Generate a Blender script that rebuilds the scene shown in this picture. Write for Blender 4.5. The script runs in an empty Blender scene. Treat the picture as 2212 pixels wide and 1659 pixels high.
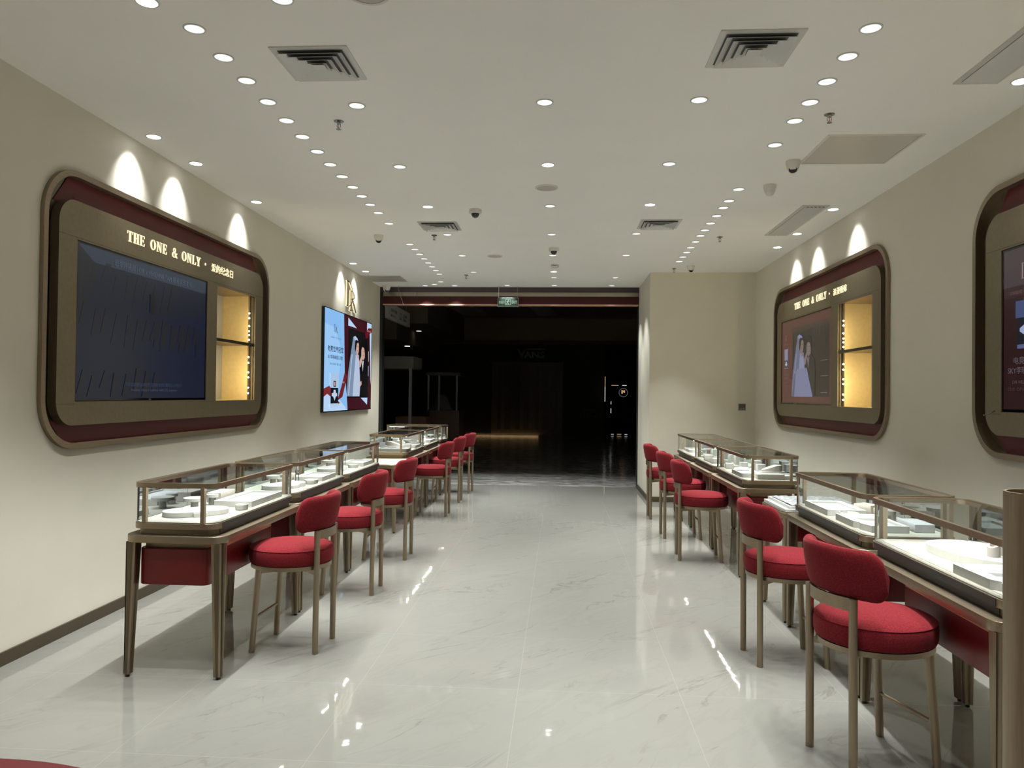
import bpy, bmesh, math, random
from mathutils import Vector, Matrix
C = bpy.context.scene
COL = C.collection
PI = math.pi
random.seed(7)

# ------------------------------------------------------------------ camera
HC = 3.199          # ceiling height
XL, XR = -2.945, 2.690   # side walls
YO = 12.14          # shop opening
YP, XP = 10.57, 1.240    # pier beside the opening
F_PX = 1620.8
yaw, pitch, roll = 0.06436, 0.01411, 0.0114
fwd = Vector((-math.sin(yaw)*math.cos(pitch), math.cos(yaw)*math.cos(pitch), math.sin(pitch)))
rt = Vector((math.cos(yaw), math.sin(yaw), 0)); upv = rt.cross(fwd)
r2 = math.cos(roll)*rt + math.sin(roll)*upv; u2 = -math.sin(roll)*rt + math.cos(roll)*upv
cam = bpy.data.cameras.new('camera'); camo = bpy.data.objects.new('camera', cam); COL.objects.link(camo)
M = Matrix((r2, u2, -fwd)).transposed().to_4x4(); M.translation = Vector((0, 0, 1.47))
camo.matrix_world = M
cam.sensor_width = 36; cam.lens = F_PX/2212*36; cam.clip_start = .05
C.camera = camo

# ------------------------------------------------------------------ world, exposure
w = bpy.data.worlds.new('world'); C.world = w; w.use_nodes = True
w.node_tree.nodes['Background'].inputs[0].default_value = (.7, .8, 1, 1)
w.node_tree.nodes['Background'].inputs[1].default_value = .0006
C.view_settings.view_transform = 'Standard'
try: C.view_settings.look = 'None'
except Exception: pass
C.view_settings.gamma = 1; C.view_settings.exposure = 0.47
C.view_settings.use_curve_mapping = False
try:
    C.cycles.max_bounces = 12; C.cycles.transparent_max_bounces = 24; C.cycles.diffuse_bounces = 8
    C.cycles.glossy_bounces = 5; C.cycles.sample_clamp_indirect = 3; C.cycles.caustics_reflective = False; C.cycles.caustics_refractive = False
    C.cycles.use_denoising = True
except Exception: pass
P_ROW, P_MID, P_WALL = 53.0, 58.0, 26.0

# ------------------------------------------------------------------ materials
def srgb(r, g, b):
    f = lambda c: (c/255/12.92) if c/255 <= .04045 else ((c/255+.055)/1.055)**2.4
    return (f(r), f(g), f(b), 1)
_m = {}
def newmat(name):
    m = bpy.data.materials.new(name); m.use_nodes = True
    return m, m.node_tree.nodes, m.node_tree.links, m.node_tree.nodes['Principled BSDF']
def pmat(name, col, rough=.5, metal=0, spec=None, noise=0, nscale=60, bump=0, bscale=200, sheen=0, coat=0):
    if name in _m: return _m[name]
    m, N, L, b = newmat(name)
    b.inputs['Base Color'].default_value = col; b.inputs['Roughness'].default_value = rough; b.inputs['Metallic'].default_value = metal
    if spec is not None: b.inputs['Specular IOR Level'].default_value = spec
    if coat: b.inputs['Coat Weight'].default_value = coat
    if sheen: b.inputs['Sheen Weight'].default_value = sheen; b.inputs['Sheen Roughness'].default_value = .4; b.inputs['Sheen Tint'].default_value = col
    tc = N.new('ShaderNodeTexCoord')
    n = N.new('ShaderNodeTexNoise'); n.inputs['Scale'].default_value = nscale; n.inputs['Detail'].default_value = 3
    L.new(tc.outputs['Object'], n.inputs['Vector'])
    mx = N.new('ShaderNodeMixRGB'); mx.blend_type = 'MULTIPLY'; mx.inputs[0].default_value = 1
    cr = N.new('ShaderNodeMapRange'); cr.inputs['To Min'].default_value = 1-noise; cr.inputs['To Max'].default_value = 1+noise
    cr.inputs['From Min'].default_value = .3; cr.inputs['From Max'].default_value = .7
    L.new(n.outputs['Fac'], cr.inputs['Value']); mx.inputs[1].default_value = col; L.new(cr.outputs[0], mx.inputs[2]); L.new(mx.outputs[0], b.inputs['Base Color'])
    if bump:
        n2 = N.new('ShaderNodeTexNoise'); n2.inputs['Scale'].default_value = bscale; L.new(tc.outputs['Object'], n2.inputs['Vector'])
        bp = N.new('ShaderNodeBump'); bp.inputs['Strength'].default_value = bump; bp.inputs['Distance'].default_value = .002
        L.new(n2.outputs['Fac'], bp.inputs['Height']); L.new(bp.outputs[0], b.inputs['Normal'])
    _m[name] = m; return m
def emat(name, col, s=1.0, mixrough=None):
    if name in _m: return _m[name]
    m, N, L, b = newmat(name)
    b.inputs['Base Color'].default_value = (.01, .01, .01, 1); b.inputs['Roughness'].default_value = mixrough if mixrough is not None else .4
    b.inputs['Emission Color'].default_value = col; b.inputs['Emission Strength'].default_value = s
    _m[name] = m; return m
def brushed(name, col, rough=.33, axis=2, k=.25):
    if name in _m: return _m[name]
    m, N, L, b = newmat(name)
    b.inputs['Metallic'].default_value = 1; b.inputs['Roughness'].default_value = rough
    tc = N.new('ShaderNodeTexCoord'); mp = N.new('ShaderNodeMapping')
    s = [300, 300, 300]; s[axis] = 6; mp.inputs['Scale'].default_value = s
    n = N.new('ShaderNodeTexNoise'); n.inputs['Scale'].default_value = 1; n.inputs['Detail'].default_value = 2
    L.new(tc.outputs['Object'], mp.inputs[0]); L.new(mp.outputs[0], n.inputs['Vector'])
    cr = N.new('ShaderNodeMapRange'); cr.inputs['From Min'].default_value = .3; cr.inputs['From Max'].default_value = .7; cr.inputs['To Min'].default_value = 1-k; cr.inputs['To Max'].default_value = 1+k*.6
    L.new(n.outputs['Fac'], cr.inputs['Value'])
    mx = N.new('ShaderNodeMixRGB'); mx.blend_type = 'MULTIPLY'; mx.inputs[0].default_value = 1; mx.inputs[1].default_value = col
    L.new(cr.outputs[0], mx.inputs[2]); L.new(mx.outputs[0], b.inputs['Base Color'])
    _m[name] = m; return m
def glassmat(name, tint=(.93, .96, .95, 1), refl=1.0):
    if name in _m: return _m[name]
    m = bpy.data.materials.new(name); m.use_nodes = True; N = m.node_tree.nodes; L = m.node_tree.links; N.clear()
    o = N.new('ShaderNodeOutputMaterial'); mix = N.new('ShaderNodeMixShader'); t = N.new('ShaderNodeBsdfTransparent'); g = N.new('ShaderNodeBsdfGlossy')
    t.inputs[0].default_value = tint; g.inputs['Roughness'].default_value = .02
    fr = N.new('ShaderNodeFresnel'); fr.inputs[0].default_value = 1.45
    mu = N.new('ShaderNodeMath'); mu.operation = 'MULTIPLY'; mu.inputs[1].default_value = refl; mu.use_clamp = True
    L.new(fr.outputs[0], mu.inputs[0]); L.new(mu.outputs[0], mix.inputs[0]); L.new(t.outputs[0], mix.inputs[1]); L.new(g.outputs[0], mix.inputs[2]); L.new(mix.outputs[0], o.inputs[0])
    _m[name] = m; return m
def marble():
    m, N, L, b = newmat('floor_marble')
    tc = N.new('ShaderNodeTexCoord'); mp = N.new('ShaderNodeMapping'); L.new(tc.outputs['Object'], mp.inputs[0])
    mp.inputs['Rotation'].default_value = (0, 0, math.radians(-50))
    mp0 = mp; mp = N.new('ShaderNodeMapping'); L.new(mp0.outputs[0], mp.inputs[0]); mp.inputs['Scale'].default_value = (.8, 2.8, 1)
    n0 = N.new('ShaderNodeTexNoise'); n0.inputs['Scale'].default_value = .9; n0.inputs['Detail'].default_value = 6; n0.inputs['Roughness'].default_value = .55; n0.inputs['Distortion'].default_value = 1.2
    L.new(mp.outputs[0], n0.inputs['Vector'])
    def ridge(src, w, off=.5):
        s = N.new('ShaderNodeMath'); s.operation = 'SUBTRACT'; s.inputs[1].default_value = off; L.new(src, s.inputs[0])
        a = N.new('ShaderNodeMath'); a.operation = 'ABSOLUTE'; L.new(s.outputs[0], a.inputs[0])
        r = N.new('ShaderNodeMapRange'); r.inputs['From Min'].default_value = 0; r.inputs['From Max'].default_value = w; r.inputs['To Min'].default_value = 1; r.inputs['To Max'].default_value = 0
        L.new(a.outputs[0], r.inputs['Value']); return r.outputs[0]
    v1 = ridge(n0.outputs['Fac'], .012)
    n1 = N.new('ShaderNodeTexNoise'); n1.inputs['Scale'].default_value = 2.0; n1.inputs['Detail'].default_value = 5; n1.inputs['Distortion'].default_value = .8
    L.new(mp.outputs[0], n1.inputs['Vector'])
    v2 = ridge(n1.outputs['Fac'], .03, .46)
    n2 = N.new('ShaderNodeTexNoise'); n2.inputs['Scale'].default_value = 1.4; n2.inputs['Detail'].default_value = 2; L.new(mp.outputs[0], n2.inputs['Vector'])
    msk = N.new('ShaderNodeMapRange'); msk.inputs['From Min'].default_value = .45; msk.inputs['From Max'].default_value = .62; L.new(n2.outputs['Fac'], msk.inputs['Value'])
    def mul(a, bb, k=None):
        x = N.new('ShaderNodeMath'); x.operation = 'MULTIPLY'; L.new(a, x.inputs[0])
        if k is None: L.new(bb, x.inputs[1])
        else: x.inputs[1].default_value = k
        return x.outputs[0]
    def add(a, bb):
        x = N.new('ShaderNodeMath'); x.operation = 'ADD'; x.use_clamp = True; L.new(a, x.inputs[0]); L.new(bb, x.inputs[1]); return x.outputs[0]
    veins = add(mul(mul(v1, msk.outputs[0]), None, .50), mul(v2, None, .10))
    soft = N.new('ShaderNodeMapRange'); soft.inputs['From Min'].default_value = .35; soft.inputs['From Max'].default_value = .75; soft.inputs['To Max'].default_value = .35; L.new(n1.outputs['Fac'], soft.inputs['Value'])
    base = N.new('ShaderNodeMixRGB'); base.inputs[1].default_value = (.245, .241, .216, 1); base.inputs[2].default_value = (.210, .207, .189, 1); L.new(soft.outputs[0], base.inputs[0])
    vm = N.new('ShaderNodeMixRGB'); vm.inputs[2].default_value = (.13, .123, .106, 1); L.new(veins, vm.inputs[0]); L.new(base.outputs[0], vm.inputs[1])
    # 0.8 m tile joints
    sp = N.new('ShaderNodeSeparateXYZ'); L.new(tc.outputs['Object'], sp.inputs[0])
    def joint(o, off):
        a = N.new('ShaderNodeMath'); a.operation = 'ADD'; a.inputs[1].default_value = 80-off; L.new(o, a.inputs[0])
        f = N.new('ShaderNodeMath'); f.operation = 'PINGPONG'; f.inputs[1].default_value = .4; L.new(a.outputs[0], f.inputs[0])
        g = N.new('ShaderNodeMath'); g.operation = 'LESS_THAN'; g.inputs[1].default_value = .0014; L.new(f.outputs[0], g.inputs[0]); return g.outputs[0]
    j = N.new('ShaderNodeMath'); j.operation = 'MAXIMUM'; L.new(joint(sp.outputs[0], -.1952), j.inputs[0]); L.new(joint(sp.outputs[1], 10.1555), j.inputs[1])
    jm = N.new('ShaderNodeMixRGB'); jm.inputs[2].default_value = (.292, .287, .256, 1); L.new(j.outputs[0], jm.inputs[0]); L.new(vm.outputs[0], jm.inputs[1])
    L.new(jm.outputs[0], b.inputs['Base Color'])
    b.inputs['Roughness'].default_value = .035; b.inputs['IOR'].default_value = 1.5
    nb = N.new('ShaderNodeTexNoise'); nb.inputs['Scale'].default_value = 5; nb.inputs['Detail'].default_value = 2; L.new(tc.outputs['Object'], nb.inputs['Vector'])
    bp = N.new('ShaderNodeBump'); bp.inputs['Strength'].default_value = .07; bp.inputs['Distance'].default_value = .01; L.new(nb.outputs['Fac'], bp.inputs['Height']); L.new(bp.outputs[0], b.inputs['Normal'])
    return m
def fabric():
    m, N, L, b = newmat('red_chenille')
    tc = N.new('ShaderNodeTexCoord')
    n = N.new('ShaderNodeTexNoise'); n.inputs['Scale'].default_value = 230; n.inputs['Detail'].default_value = 5; n.inputs['Roughness'].default_value = .7; L.new(tc.outputs['Object'], n.inputs['Vector'])
    mp = N.new('ShaderNodeMapping'); mp.inputs['Scale'].default_value = (140, 140, 700); L.new(tc.outputs['Object'], mp.inputs[0])
    n2 = N.new('ShaderNodeTexNoise'); n2.inputs['Scale'].default_value = 1; L.new(mp.outputs[0], n2.inputs['Vector'])
    cr = N.new('ShaderNodeValToRGB'); cr.color_ramp.elements[0].position = .3; cr.color_ramp.elements[0].color = (.062, .004, .006, 1); cr.color_ramp.elements[1].position = .7; cr.color_ramp.elements[1].color = (.25, .020, .027, 1)
    ad = N.new('ShaderNodeMixRGB'); ad.inputs[0].default_value = .4; L.new(n.outputs['Fac'], ad.inputs[1]); L.new(n2.outputs['Fac'], ad.inputs[2])
    L.new(ad.outputs[0], cr.inputs[0]); L.new(cr.outputs[0], b.inputs['Base Color'])
    b.inputs['Roughness'].default_value = .95; b.inputs['Specular IOR Level'].default_value = .15
    b.inputs['Sheen Weight'].default_value = .12; b.inputs['Sheen Tint'].default_value = (1, .35, .35, 1); b.inputs['Sheen Roughness'].default_value = .4
    bp = N.new('ShaderNodeBump'); bp.inputs['Strength'].default_value = .35; bp.inputs['Distance'].default_value = .0015; L.new(ad.outputs[0], bp.inputs['Height']); L.new(bp.outputs[0], b.inputs['Normal'])
    return m
CEIL = pmat('ceiling_paint', (.95, .945, .915, 1), .85, noise=.01, nscale=2)
WALL = pmat('wall_paint', (.70, .66, .555, 1), .7, noise=.015, nscale=3, bump=.1, bscale=120)
MARBLE = marble(); FAB = fabric()
BASEB = brushed('baseboard_metal', (.20, .165, .12, 1), .4, 0, .1)
BRONZE = brushed('bronze', (.33, .265, .19, 1), .40, 0, .12)
BRONZEV = brushed('bronze_vertical', (.33, .265, .19, 1), .48, 2, .12)
BRONZED = brushed('dark_bronze', (.17, .14, .10, 1), .34, 1, .1)
GOLDP = pmat('champagne_panel', (.24, .195, .125, 1), .42, metal=.6, noise=.05, nscale=40)
GOLDN = pmat('gold_niche', (.74, .56, .27, 1), .38, metal=.5, noise=.04, nscale=30)
BURG = pmat('burgundy_lacquer', (.11, .006, .008, 1), .5, noise=.03)
REDL = pmat('red_leather', (.16, .008, .010, 1), .38, noise=.04, nscale=20)
PEACH = pmat('peach_lit_edge', (.78, .33, .20, 1), .35, noise=.03)  # light caught under the counter rail, painted as a peach colour
BLACK = pmat('black_plastic', (.012, .012, .012, 1), .4)
BLACKG = pmat('black_gloss', (.006, .006, .007, 1), .08)
WHITEP = pmat('white_plastic', (.72, .70, .66, 1), .45)
GREYM = pmat('grille_grey', (.60, .60, .58, 1), .38, metal=.12)
STEELG = pmat('steel_grey', (.42, .41, .39, 1), .3, metal=.8)
HATCH = pmat('hatch_metal', (.62, .60, .57, 1), .34, metal=.3)
DARKV = pmat('duct_dark', (.16, .175, .19, 1), .8)
CREAM = pmat('cream_deck', (.50, .48, .415, 1), .6, noise=.01)
WHITE = pmat('display_white', (.60, .595, .57, 1), .55, noise=.01)
LGREY = pmat('display_grey', (.50, .50, .53, 1), .6, noise=.02)
TAUPE = pmat('display_taupe', (.55, .50, .45, 1), .6, noise=.02)
GLASS = glassmat('clear_glass'); GLASST = glassmat('top_glass', (.90, .92, .91, 1), 1.15)
MIRROR = pmat('mirror', (.50, .53, .55, 1), .03, metal=1)
LED = emat('led_warm', (1, .95, .82, 1), 14)
LEDN = emat('led_niche', (1, .88, .6, 1), 7)
BULB = emat('bulb_glow', (1, .80, .50, 1), 60)
LENS = emat('lens_white', (.97, 1, .95, 1), .8)
LENSB = emat('lens_bright', (1, 1, 1, 1), 9)
SIGNW = emat('sign_warm', (1, .82, .50, 1), 1.0)

# ------------------------------------------------------------------ mesh helpers
class MB:
    def __init__(s): s.v = []; s.f = []; s.mi = []; s.sm = []; s.xf = None
    def add(s, vs, fs, mi=0, sm=False):
        o = len(s.v)
        for v in vs:
            s.v.append(tuple(s.xf @ Vector(v)) if s.xf else tuple(v))
        for f in fs: s.f.append([i+o for i in f]); s.mi.append(mi); s.sm.append(sm)
    def box(s, x0, x1, y0, y1, z0, z1, mi=0):
        s.add([(x0,y0,z0),(x1,y0,z0),(x1,y1,z0),(x0,y1,z0),(x0,y0,z1),(x1,y0,z1),(x1,y1,z1),(x0,y1,z1)],
              [(0,3,2,1),(4,5,6,7),(0,1,5,4),(1,2,6,5),(2,3,7,6),(3,0,4,7)], mi)
    def quad(s, a, b, c, d, mi=0): s.add([a,b,c,d], [(0,1,2,3)], mi)
    def prism(s, pts, z0, z1, mi=0, mi_side=None, sm=False, bev=0):
        n = len(pts)
        if bev:
            cx = sum(p[0] for p in pts)/n; cy = sum(p[1] for p in pts)/n
            def ins(p, d):
                v = Vector((cx-p[0], cy-p[1])); l = v.length or 1; return (p[0]+v.x/l*d, p[1]+v.y/l*d)
            rings = [([ins(p, bev) for p in pts], z0), (pts, z0+bev), (pts, z1-bev), ([ins(p, bev) for p in pts], z1)]
        else: rings = [(pts, z0), (pts, z1)]
        vs = [(p[0], p[1], z) for r, z in rings for p in r]
        fs = []
        for k in range(len(rings)-1):
            for i in range(n): fs.append((k*n+i, k*n+(i+1)%n, (k+1)*n+(i+1)%n, (k+1)*n+i))
        s.add(vs, fs, mi if mi_side is None else mi_side, True)
        o = len(rings)-1
        s.add([(p[0], p[1], rings[0][1]) for p in rings[0][0]], [tuple(range(n))[::-1]], mi)
        s.add([(p[0], p[1], rings[-1][1]) for p in rings[-1][0]], [tuple(range(n))], mi)
    def ring(s, po, pi, z0, z1, mi=0):
        n = len(po); vs = [(p[0],p[1],z) for z in (z0,z1) for p in po]+[(p[0],p[1],z) for z in (z0,z1) for p in pi]
        fs = []
        for i in range(n):
            j = (i+1)%n
            fs += [(i,j,n+j,n+i), (2*n+j,2*n+i,3*n+i,3*n+j), (n+i,n+j,3*n+j,3*n+i), (j,i,2*n+i,2*n+j)]
        s.add(vs, fs, mi, True)
    def tube(s, a, b, r0, r1=None, n=14, mi=0, caps=True):
        r1 = r0 if r1 is None else r1
        a = Vector(a); b = Vector(b); d = (b-a).normalized()
        u = d.orthogonal().normalized(); v = d.cross(u)
        vs = [tuple(p+r*(math.cos(2*PI*i/n)*u+math.sin(2*PI*i/n)*v)) for p, r in ((a,r0),(b,r1)) for i in range(n)]
        s.add(vs, [(i,(i+1)%n,n+(i+1)%n,n+i) for i in range(n)], mi, True)
        if caps: s.add(vs[:n], [tuple(range(n))[::-1]], mi); s.add(vs[n:], [tuple(range(n))], mi)
    def path(s, pts, r, n=8, mi=0):
        for a, b in zip(pts[:-1], pts[1:]): s.tube(a, b, r, r, n, mi)
    def lathe(s, prof, n=24, cx=0, cy=0, sx=1, sy=1, mi=0, sm=True):
        vs = []; fs = []
        for r, z in prof:
            for i in range(n): vs.append((cx+sx*r*math.cos(2*PI*i/n), cy+sy*r*math.sin(2*PI*i/n), z))
        for k in range(len(prof)-1):
            for i in range(n): fs.append((k*n+i, k*n+(i+1)%n, (k+1)*n+(i+1)%n, (k+1)*n+i))
        s.add(vs, fs, mi, sm)
        if prof[0][0] > 1e-5: s.add(vs[:n], [tuple(range(n))[::-1]], mi)
        if prof[-1][0] > 1e-5: s.add(vs[-n:], [tuple(range(n))], mi)
    def build(s, name, mats, parent=None, loc=None, rz=0, merge=True):
        me = bpy.data.meshes.new(name); me.from_pydata(s.v, [], s.f)
        if not isinstance(mats, (list, tuple)): mats = [mats]
        for m in mats: me.materials.append(m)
        for p, mi, sm in zip(me.polygons, s.mi, s.sm): p.material_index = mi; p.use_smooth = sm
        bm = bmesh.new(); bm.from_mesh(me)
        if merge: bmesh.ops.remove_doubles(bm, verts=bm.verts, dist=1e-5)
        bmesh.ops.recalc_face_normals(bm, faces=bm.faces)
        for e in bm.edges:
            if len(e.link_faces) == 2 and e.calc_face_angle(0) > .6: e.smooth = False
        bm.to_mesh(me); bm.free()
        o = bpy.data.objects.new(name, me); COL.objects.link(o)
        if parent: o.parent = parent
        if loc: o.location = loc
        if rz: o.rotation_euler = (0, 0, rz)
        return o
def rrect(x0, x1, y0, y1, r, n=8, corners=(1,1,1,1)):
    """rounded rectangle, counter-clockwise from (x1,y1) corner; corners: (x1y1, x0y1, x0y0, x1y0)"""
    out = []
    for (cx, cy, a0, px, py), on in zip(((x1-r,y1-r,0,x1,y1),(x0+r,y1-r,90,x0,y1),(x0+r,y0+r,180,x0,y0),(x1-r,y0+r,270,x1,y0)), corners):
        for i in range(n+1):
            a = math.radians(a0+90*i/n)
            if on: out.append((cx+r*math.cos(a), cy+r*math.sin(a)))
            else:
                t = i/n; # keep count equal: spread points towards the square corner
                ax, ay = cx+r*math.cos(math.radians(a0)), cy+r*math.sin(math.radians(a0)); bx, by = cx+r*math.cos(math.radians(a0+90)), cy+r*math.sin(math.radians(a0+90))
                if t < .5: out.append((ax+(px-ax)*t*2, ay+(py-ay)*t*2))
                else: out.append((px+(bx-px)*(t-.5)*2, py+(by-py)*(t-.5)*2))
    return out
def circ(cx, cy, rx, ry=None, n=28, a0=0):
    ry = ry or rx
    return [(cx+rx*math.cos(a0+2*PI*i/n), cy+ry*math.sin(a0+2*PI*i/n)) for i in range(n)]
def thing(name, label, cat, loc=(0,0,0), rz=0, group=None):
    o = bpy.data.objects.new(name, None); COL.objects.link(o); o.empty_display_size = .1
    o.location = loc; o.rotation_euler = (0, 0, rz); o['label'] = label; o['category'] = cat
    if group: o['group'] = group
    return o
def tag(o, label, cat, group=None):
    o['label'] = label; o['category'] = cat
    if group: o['group'] = group
    return o
def struct(o): o['kind'] = 'structure'; return o
def box_obj(name, mat, x0, x1, y0, y1, z0, z1, parent=None):
    m = MB(); m.box(x0,x1,y0,y1,z0,z1); return m.build(name, mat, parent)
def dup(root, loc, rz=0, label=None, group=None):
    r = root.copy(); COL.objects.link(r); r.location = loc; r.rotation_euler = (0, 0, rz)
    if label: r['label'] = label
    if group: r['group'] = group
    for ch in list(root.children):
        c = ch.copy(); COL.objects.link(c); c.parent = r
        for g in list(ch.children):
            d = g.copy(); COL.objects.link(d); d.parent = c
    return r
def shape2d(loops, z0, z1):
    """filled 2-D shape with holes -> (verts, faces)"""
    cu = bpy.data.curves.new('s', 'CURVE'); cu.dimensions = '2D'; cu.fill_mode = 'BOTH'; cu.extrude = (z1-z0)/2
    for lp in loops:
        sp = cu.splines.new('POLY'); sp.points.add(len(lp)-1)
        for p, q in zip(sp.points, lp): p.co = (q[0], q[1], 0, 1)
        sp.use_cyclic_u = True
    o = bpy.data.objects.new('s', cu); COL.objects.link(o)
    dg = bpy.context.evaluated_depsgraph_get(); me = bpy.data.meshes.new_from_object(o.evaluated_get(dg))
    zc = (z0+z1)/2
    vs = [(v.co.x, v.co.y, v.co.z+zc) for v in me.vertices]; fs = [tuple(p.vertices) for p in me.polygons]
    bpy.data.objects.remove(o); bpy.data.curves.remove(cu); bpy.data.meshes.remove(me)
    return vs, fs
def text2d(s, w=None, h=None, depth=.002, align='LEFT', sx=1, bold=0, spacing=1):
    cu = bpy.data.curves.new('t', 'FONT'); cu.body = s; cu.size = 1; cu.extrude = depth/2; cu.offset = bold; cu.resolution_u = 2; cu.space_character = spacing
    o = bpy.data.objects.new('t', cu); COL.objects.link(o)
    dg = bpy.context.evaluated_depsgraph_get(); me = bpy.data.meshes.new_from_object(o.evaluated_get(dg))
    vs = [tuple(v.co) for v in me.vertices]; fs = [tuple(p.vertices) for p in me.polygons]
    bpy.data.objects.remove(o); bpy.data.curves.remove(cu); bpy.data.meshes.remove(me)
    if not vs: return [], []
    x0 = min(v[0] for v in vs); x1 = max(v[0] for v in vs); y0 = min(v[1] for v in vs); y1 = max(v[1] for v in vs)
    kx = (w/(x1-x0)) if w else None; ky = (h/(y1-y0)) if h else None
    if kx is None: kx = (ky or 1)*sx
    if ky is None: ky = kx
    return [((v[0]-x0)*kx, (v[1]-y0)*ky, v[2]) for v in vs], fs


# ------------------------------------------------------------------ room shell
def wall_x(name, x0, x1, y0, y1, z0, z1, holes, mat, recess=()):
    """wall slab between x0..x1 with rectangular holes (ya,yb,za,zb)"""
    m = MB(); ys = sorted({y0, y1, *[h[0] for h in holes], *[h[1] for h in holes]}); zs = sorted({z0, z1, *[h[2] for h in holes], *[h[3] for h in holes]})
    for a, b in zip(ys[:-1], ys[1:]):
        run = None
        for c, d in zip(zs[:-1], zs[1:]):
            inside = any(h[0]-1e-6 <= a and b <= h[1]+1e-6 and h[2]-1e-6 <= c and d <= h[3]+1e-6 for h in holes)
            if not inside: m.box(x0, x1, a, b, c, d)
    for r in recess:                       # 6 cm front skin with rounded openings
        pass
    if recess:
        vs, fs = shape2d([[(y0, z0), (y1, z0), (y1, z1), (y0, z1)]]+recess, 0, .06)
        xf = x1 if x1 < 0 else x0; sg = 1 if x1 < 0 else -1
        m.add([(xf+sg*v[2], v[0], v[1]) for v in vs], fs)
    return struct(m.build(name, mat, merge=not recess))
YN = -3.2
UL, UR2, UR1 = 4.05, 9.60, 5.045           # u=0 of the three wall units
NZ0, NZ1 = 1.388, 2.378
struct(box_obj('floor', MARBLE, XL-.3, XR+.3, YN, YO+.02, -.1, 0))
struct(box_obj('ceiling', CEIL, XL-.3, XR+.3, YN, YO-.10, HC, HC+.1))
RR = lambda a, b: rrect(a+.004, b-.004, 1.119, 2.783, .296, 12)
wall_x('wall_left', XL-.3, XL-.06, YN, YO, 0, HC, [(UL+2.16, UL+2.97, NZ0, NZ1)], WALL, [RR(UL, UL+3.28)])
wall_x('wall_right', XR+.06, XR+.3, YN, YP, 0, HC, [(UR2-2.97, UR2-2.16, NZ0, NZ1), (UR1-2.97, UR1-2.16, NZ0, NZ1)], WALL, [RR(UR2-3.28, UR2), RR(UR1-3.28, UR1)])
struct(box_obj('wall_near', WALL, XL-.3, XR+.3, YN-.2, YN, 0, HC))
struct(box_obj('wall_pier', WALL, XP, XR+.3, YP, YO, 0, HC))
bl = MB(); bl.box(XL, XL+.012, YN, YO-.25, 0, .072); struct(bl.build('baseboard_left', BASEB))
bl = MB(); bl.box(XR-.012, XR, YN, YP, 0, .072); struct(bl.build('baseboard_right', BASEB))
bl = MB(); bl.box(XP, XR-.012, YP-.012, YP, 0, .072); bl.box(XP-.012, XP, YP-.012, YO-.06, 0, .072); struct(bl.build('baseboard_pier', BASEB))
# header over the opening
PLUM = pmat('plum_channel', (.055, .035, .042, 1), .45)
HDR = pmat('header_metal', (.36, .32, .26, 1), .16, metal=.85)
m = MB(); m.box(XL, XP, YO-.10, YO+.06, 3.118, HC, 0)
for k in range(96):
    x = XL+.06+k*.0435
    m.box(x, x+.024, YO-.101, YO-.095, 3.120, 3.127, 1)
struct(m.build('trim_1', [PLUM, BLACK]))
struct(box_obj('trim_2', HDR, XL+.04, XP-.01, YO-.085, YO+.05, 3.052, 3.118))
m = MB(); m.box(XL+.04, XP-.01, YO-.09, YO+.05, 2.926, 3.046, 0); m.box(XL+.05, XP-.01, YO-.092, YO+.05, 3.046, 3.052, 1); struct(m.build('trim_3', [pmat('header_red', (.05, .008, .008, 1), .42, spec=.25, noise=.03), BLACK]))
struct(box_obj('trim_4', pmat('header_edge', (.62, .36, .26, 1), .3, metal=.3), XL+.045, XP-.01, YO-.092, YO+.045, 2.906, 2.926))
struct(box_obj('trim_5', BLACK, XL, XL+.045, YO-.10, YO+.05, 0, 3.118))
struct(box_obj('trim_6', BLACK, XP-.012, XP, YO-.06, YO+.05, 0, 3.118))
m = MB(); m.box(XL+.6, XL+.606, YO-.0865, YO-.08, 3.056, 3.116); struct(m.build('trim_7', BLACK))

# ------------------------------------------------------------------ downlights
def spot(name, parent, loc, rot, power, half, blend=.6, r=.025, col=(.955, .985, .965)):
    l = bpy.data.lights.new(name, 'SPOT'); l.energy = power; l.spot_size = 2*math.radians(half); l.spot_blend = blend; l.shadow_soft_size = r; l.color = col
    o = bpy.data.objects.new(name, l); COL.objects.link(o); o.parent = parent; o.location = loc; o.rotation_euler = rot
    return o
def make_downlight(bright, power, half, tilt=0, soft=.5, r=.03):
    t = thing('recessed_downlight', 'x', 'ceiling light')
    m = MB(); m.lathe([(.0445, -.001), (.0445, -.004), (.052, -.003), (.053, 0)], 32)
    m.build('trim_ring', GREYM if not bright else WHITEP, t)
    m = MB(); m.lathe([(.0445, -.0015), (.0, -.0012)][::-1], 32)
    m.build('lens', LENSB if bright else LENS, t)
    spot('lamp', t, (0, 0, -.02), (0, tilt, 0), power, half, soft, r)
    return t
pr_row = make_downlight(False, P_ROW, 33, soft=.45, r=.014)
pr_mid = make_downlight(False, P_MID, 40, soft=.6, r=.02)
pr_brt = make_downlight(True, P_MID*1.3, 40, soft=.6, r=.02)
pr_wl = make_downlight(True, P_WALL, 37, tilt=math.radians(25), soft=1.0)     # rot about +y tilts towards -x
ORD = ['nearest', 'second', 'third', 'fourth', 'fifth', 'sixth', 'seventh', 'eighth', 'ninth', 'tenth', 'eleventh', 'twelfth', 'thirteenth', 'fourteenth', 'fifteenth', 'sixteenth', 'seventeenth', 'eighteenth', 'nineteenth', 'twentieth', 'twenty-first', 'twenty-second', 'twenty-third', 'twenty-fourth', 'twenty-fifth', 'twenty-sixth']
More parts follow.
